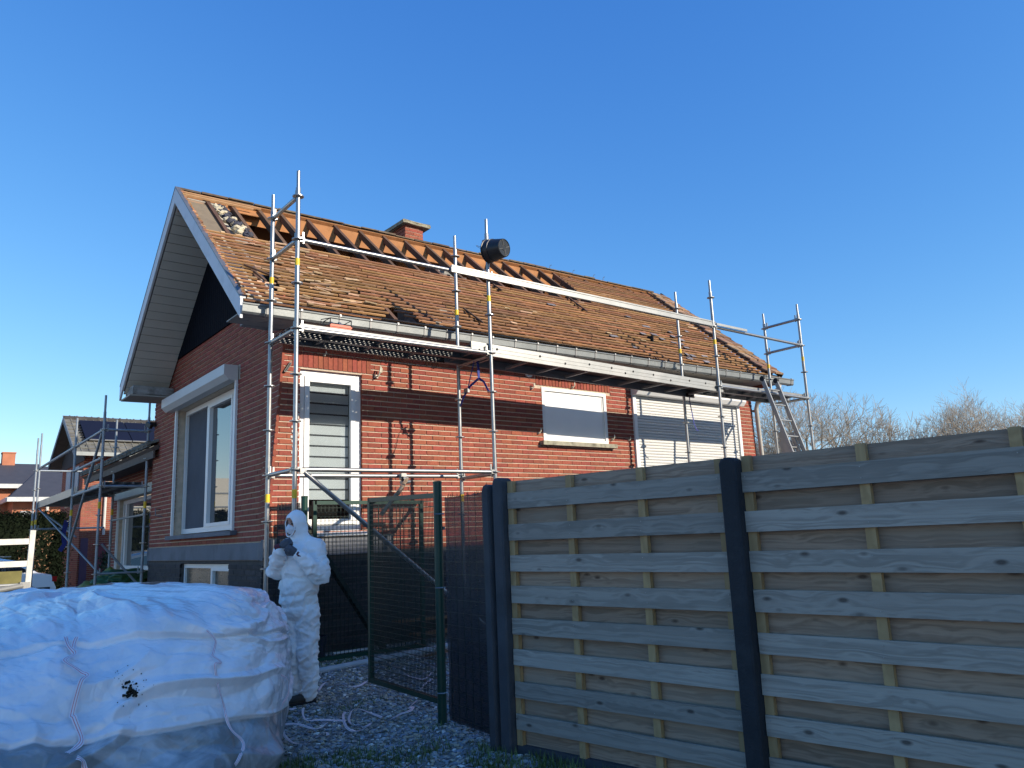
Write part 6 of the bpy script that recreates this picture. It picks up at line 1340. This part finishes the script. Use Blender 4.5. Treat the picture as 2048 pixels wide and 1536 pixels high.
tree(55.5, 21.5, 10.2, 9, 'small thin bare tree with few branches between two fuller ones', .6, 5, .8, .02, trunk=.16)
tree(60.0, 17.6, 12.0, 12, 'rounded bare tree with a dense fan of twigs above the fence', .58, 6, 1.0)
tree(64.6, 14.4, 10.8, 15, 'bare tree cut by the right edge of the picture', .62, 6, 1.0)
tree(49.5, 27.6, 9.5, 21, 'low bare tree showing between the downpipe and the ladder', .6, 6, 1.0)
# ---------------------------------------------------------------- things the window panes mirror, left of the view
random.seed(2)
gar = thing('white_garage', (-5.5, 31, 0), 'cream rendered garage standing left of the view', 'garage'); b = MB(); b.bb(-10, -2.2, 28, 34, 0, 4.6); b.build('wall', mat('cream_render', (.66, .63, .54), .9, 0, .05, 2), gar)
b = MB(); [b.bb(-10.02, -2.18, 27.97, 28, z, z+.06) for z in (3.3, 3.9)]; b.build('moulding', M_st2, gar)
tree(-6, 40, 8.5, 31, 'bare tree behind the cream garage left of the view', .6, 6, .8, .03, group='bare trees left of the view')
van = thing('white_van', (-6.2, 17, 0), 'white delivery van parked left of the view', 'van')
b = MB(); b.prism([(12.5, .4), (12.5, 1.0), (13.1, 1.25), (13.9, 1.95), (18.0, 2.0), (18.2, .4)], 0, -6.6, -4.8); vb = b.build('body', mat('white_van_paint', (.78, .78, .78), .3, 0, .01, 2, coat=.5), van)
b = MB(); b.prism([(13.3, 1.27), (13.95, 1.85), (14.8, 1.85), (14.8, 1.27)], 0, -4.795, -4.785); b.build('side_window', M_glass, van)
for y in (13.5, 17.2): MB().lathe([(0, -.1), (.3, -.12), (.32, 0), (.3, .12), (0, .1)], (-4.85, y, .33), 20, Matrix.Rotation(R(90), 3, 'Y')).build('wheel', M_blackmat, van)
# neighbour's tall house behind the photographer, whose shadow lies over the yard
bh = thing('tall_house', (11, -17, 0), 'tall brick house standing behind the photographer', 'house')
b = MB(); b.bb(1.6, 22, -22, -14.4, 0, 8.1); b.build('wall', M_brick, bh); b = MB(); b.prism([(-22.5, 8.0), (-14.0, 8.0), (-14.0, 8.62), (-18.2, 10.76), (-22.5, 8.2)], 0, 1.4, 22.2); b.build('roof', M_sl, bh)
b = MB(); [b.bb(x, x+1.2, -14.39, -14.36, z, z+1.4) for x in (3, 6, 9, 12, 15, 18) for z in (1, 4.2)]; b.build('window', M_white, bh)
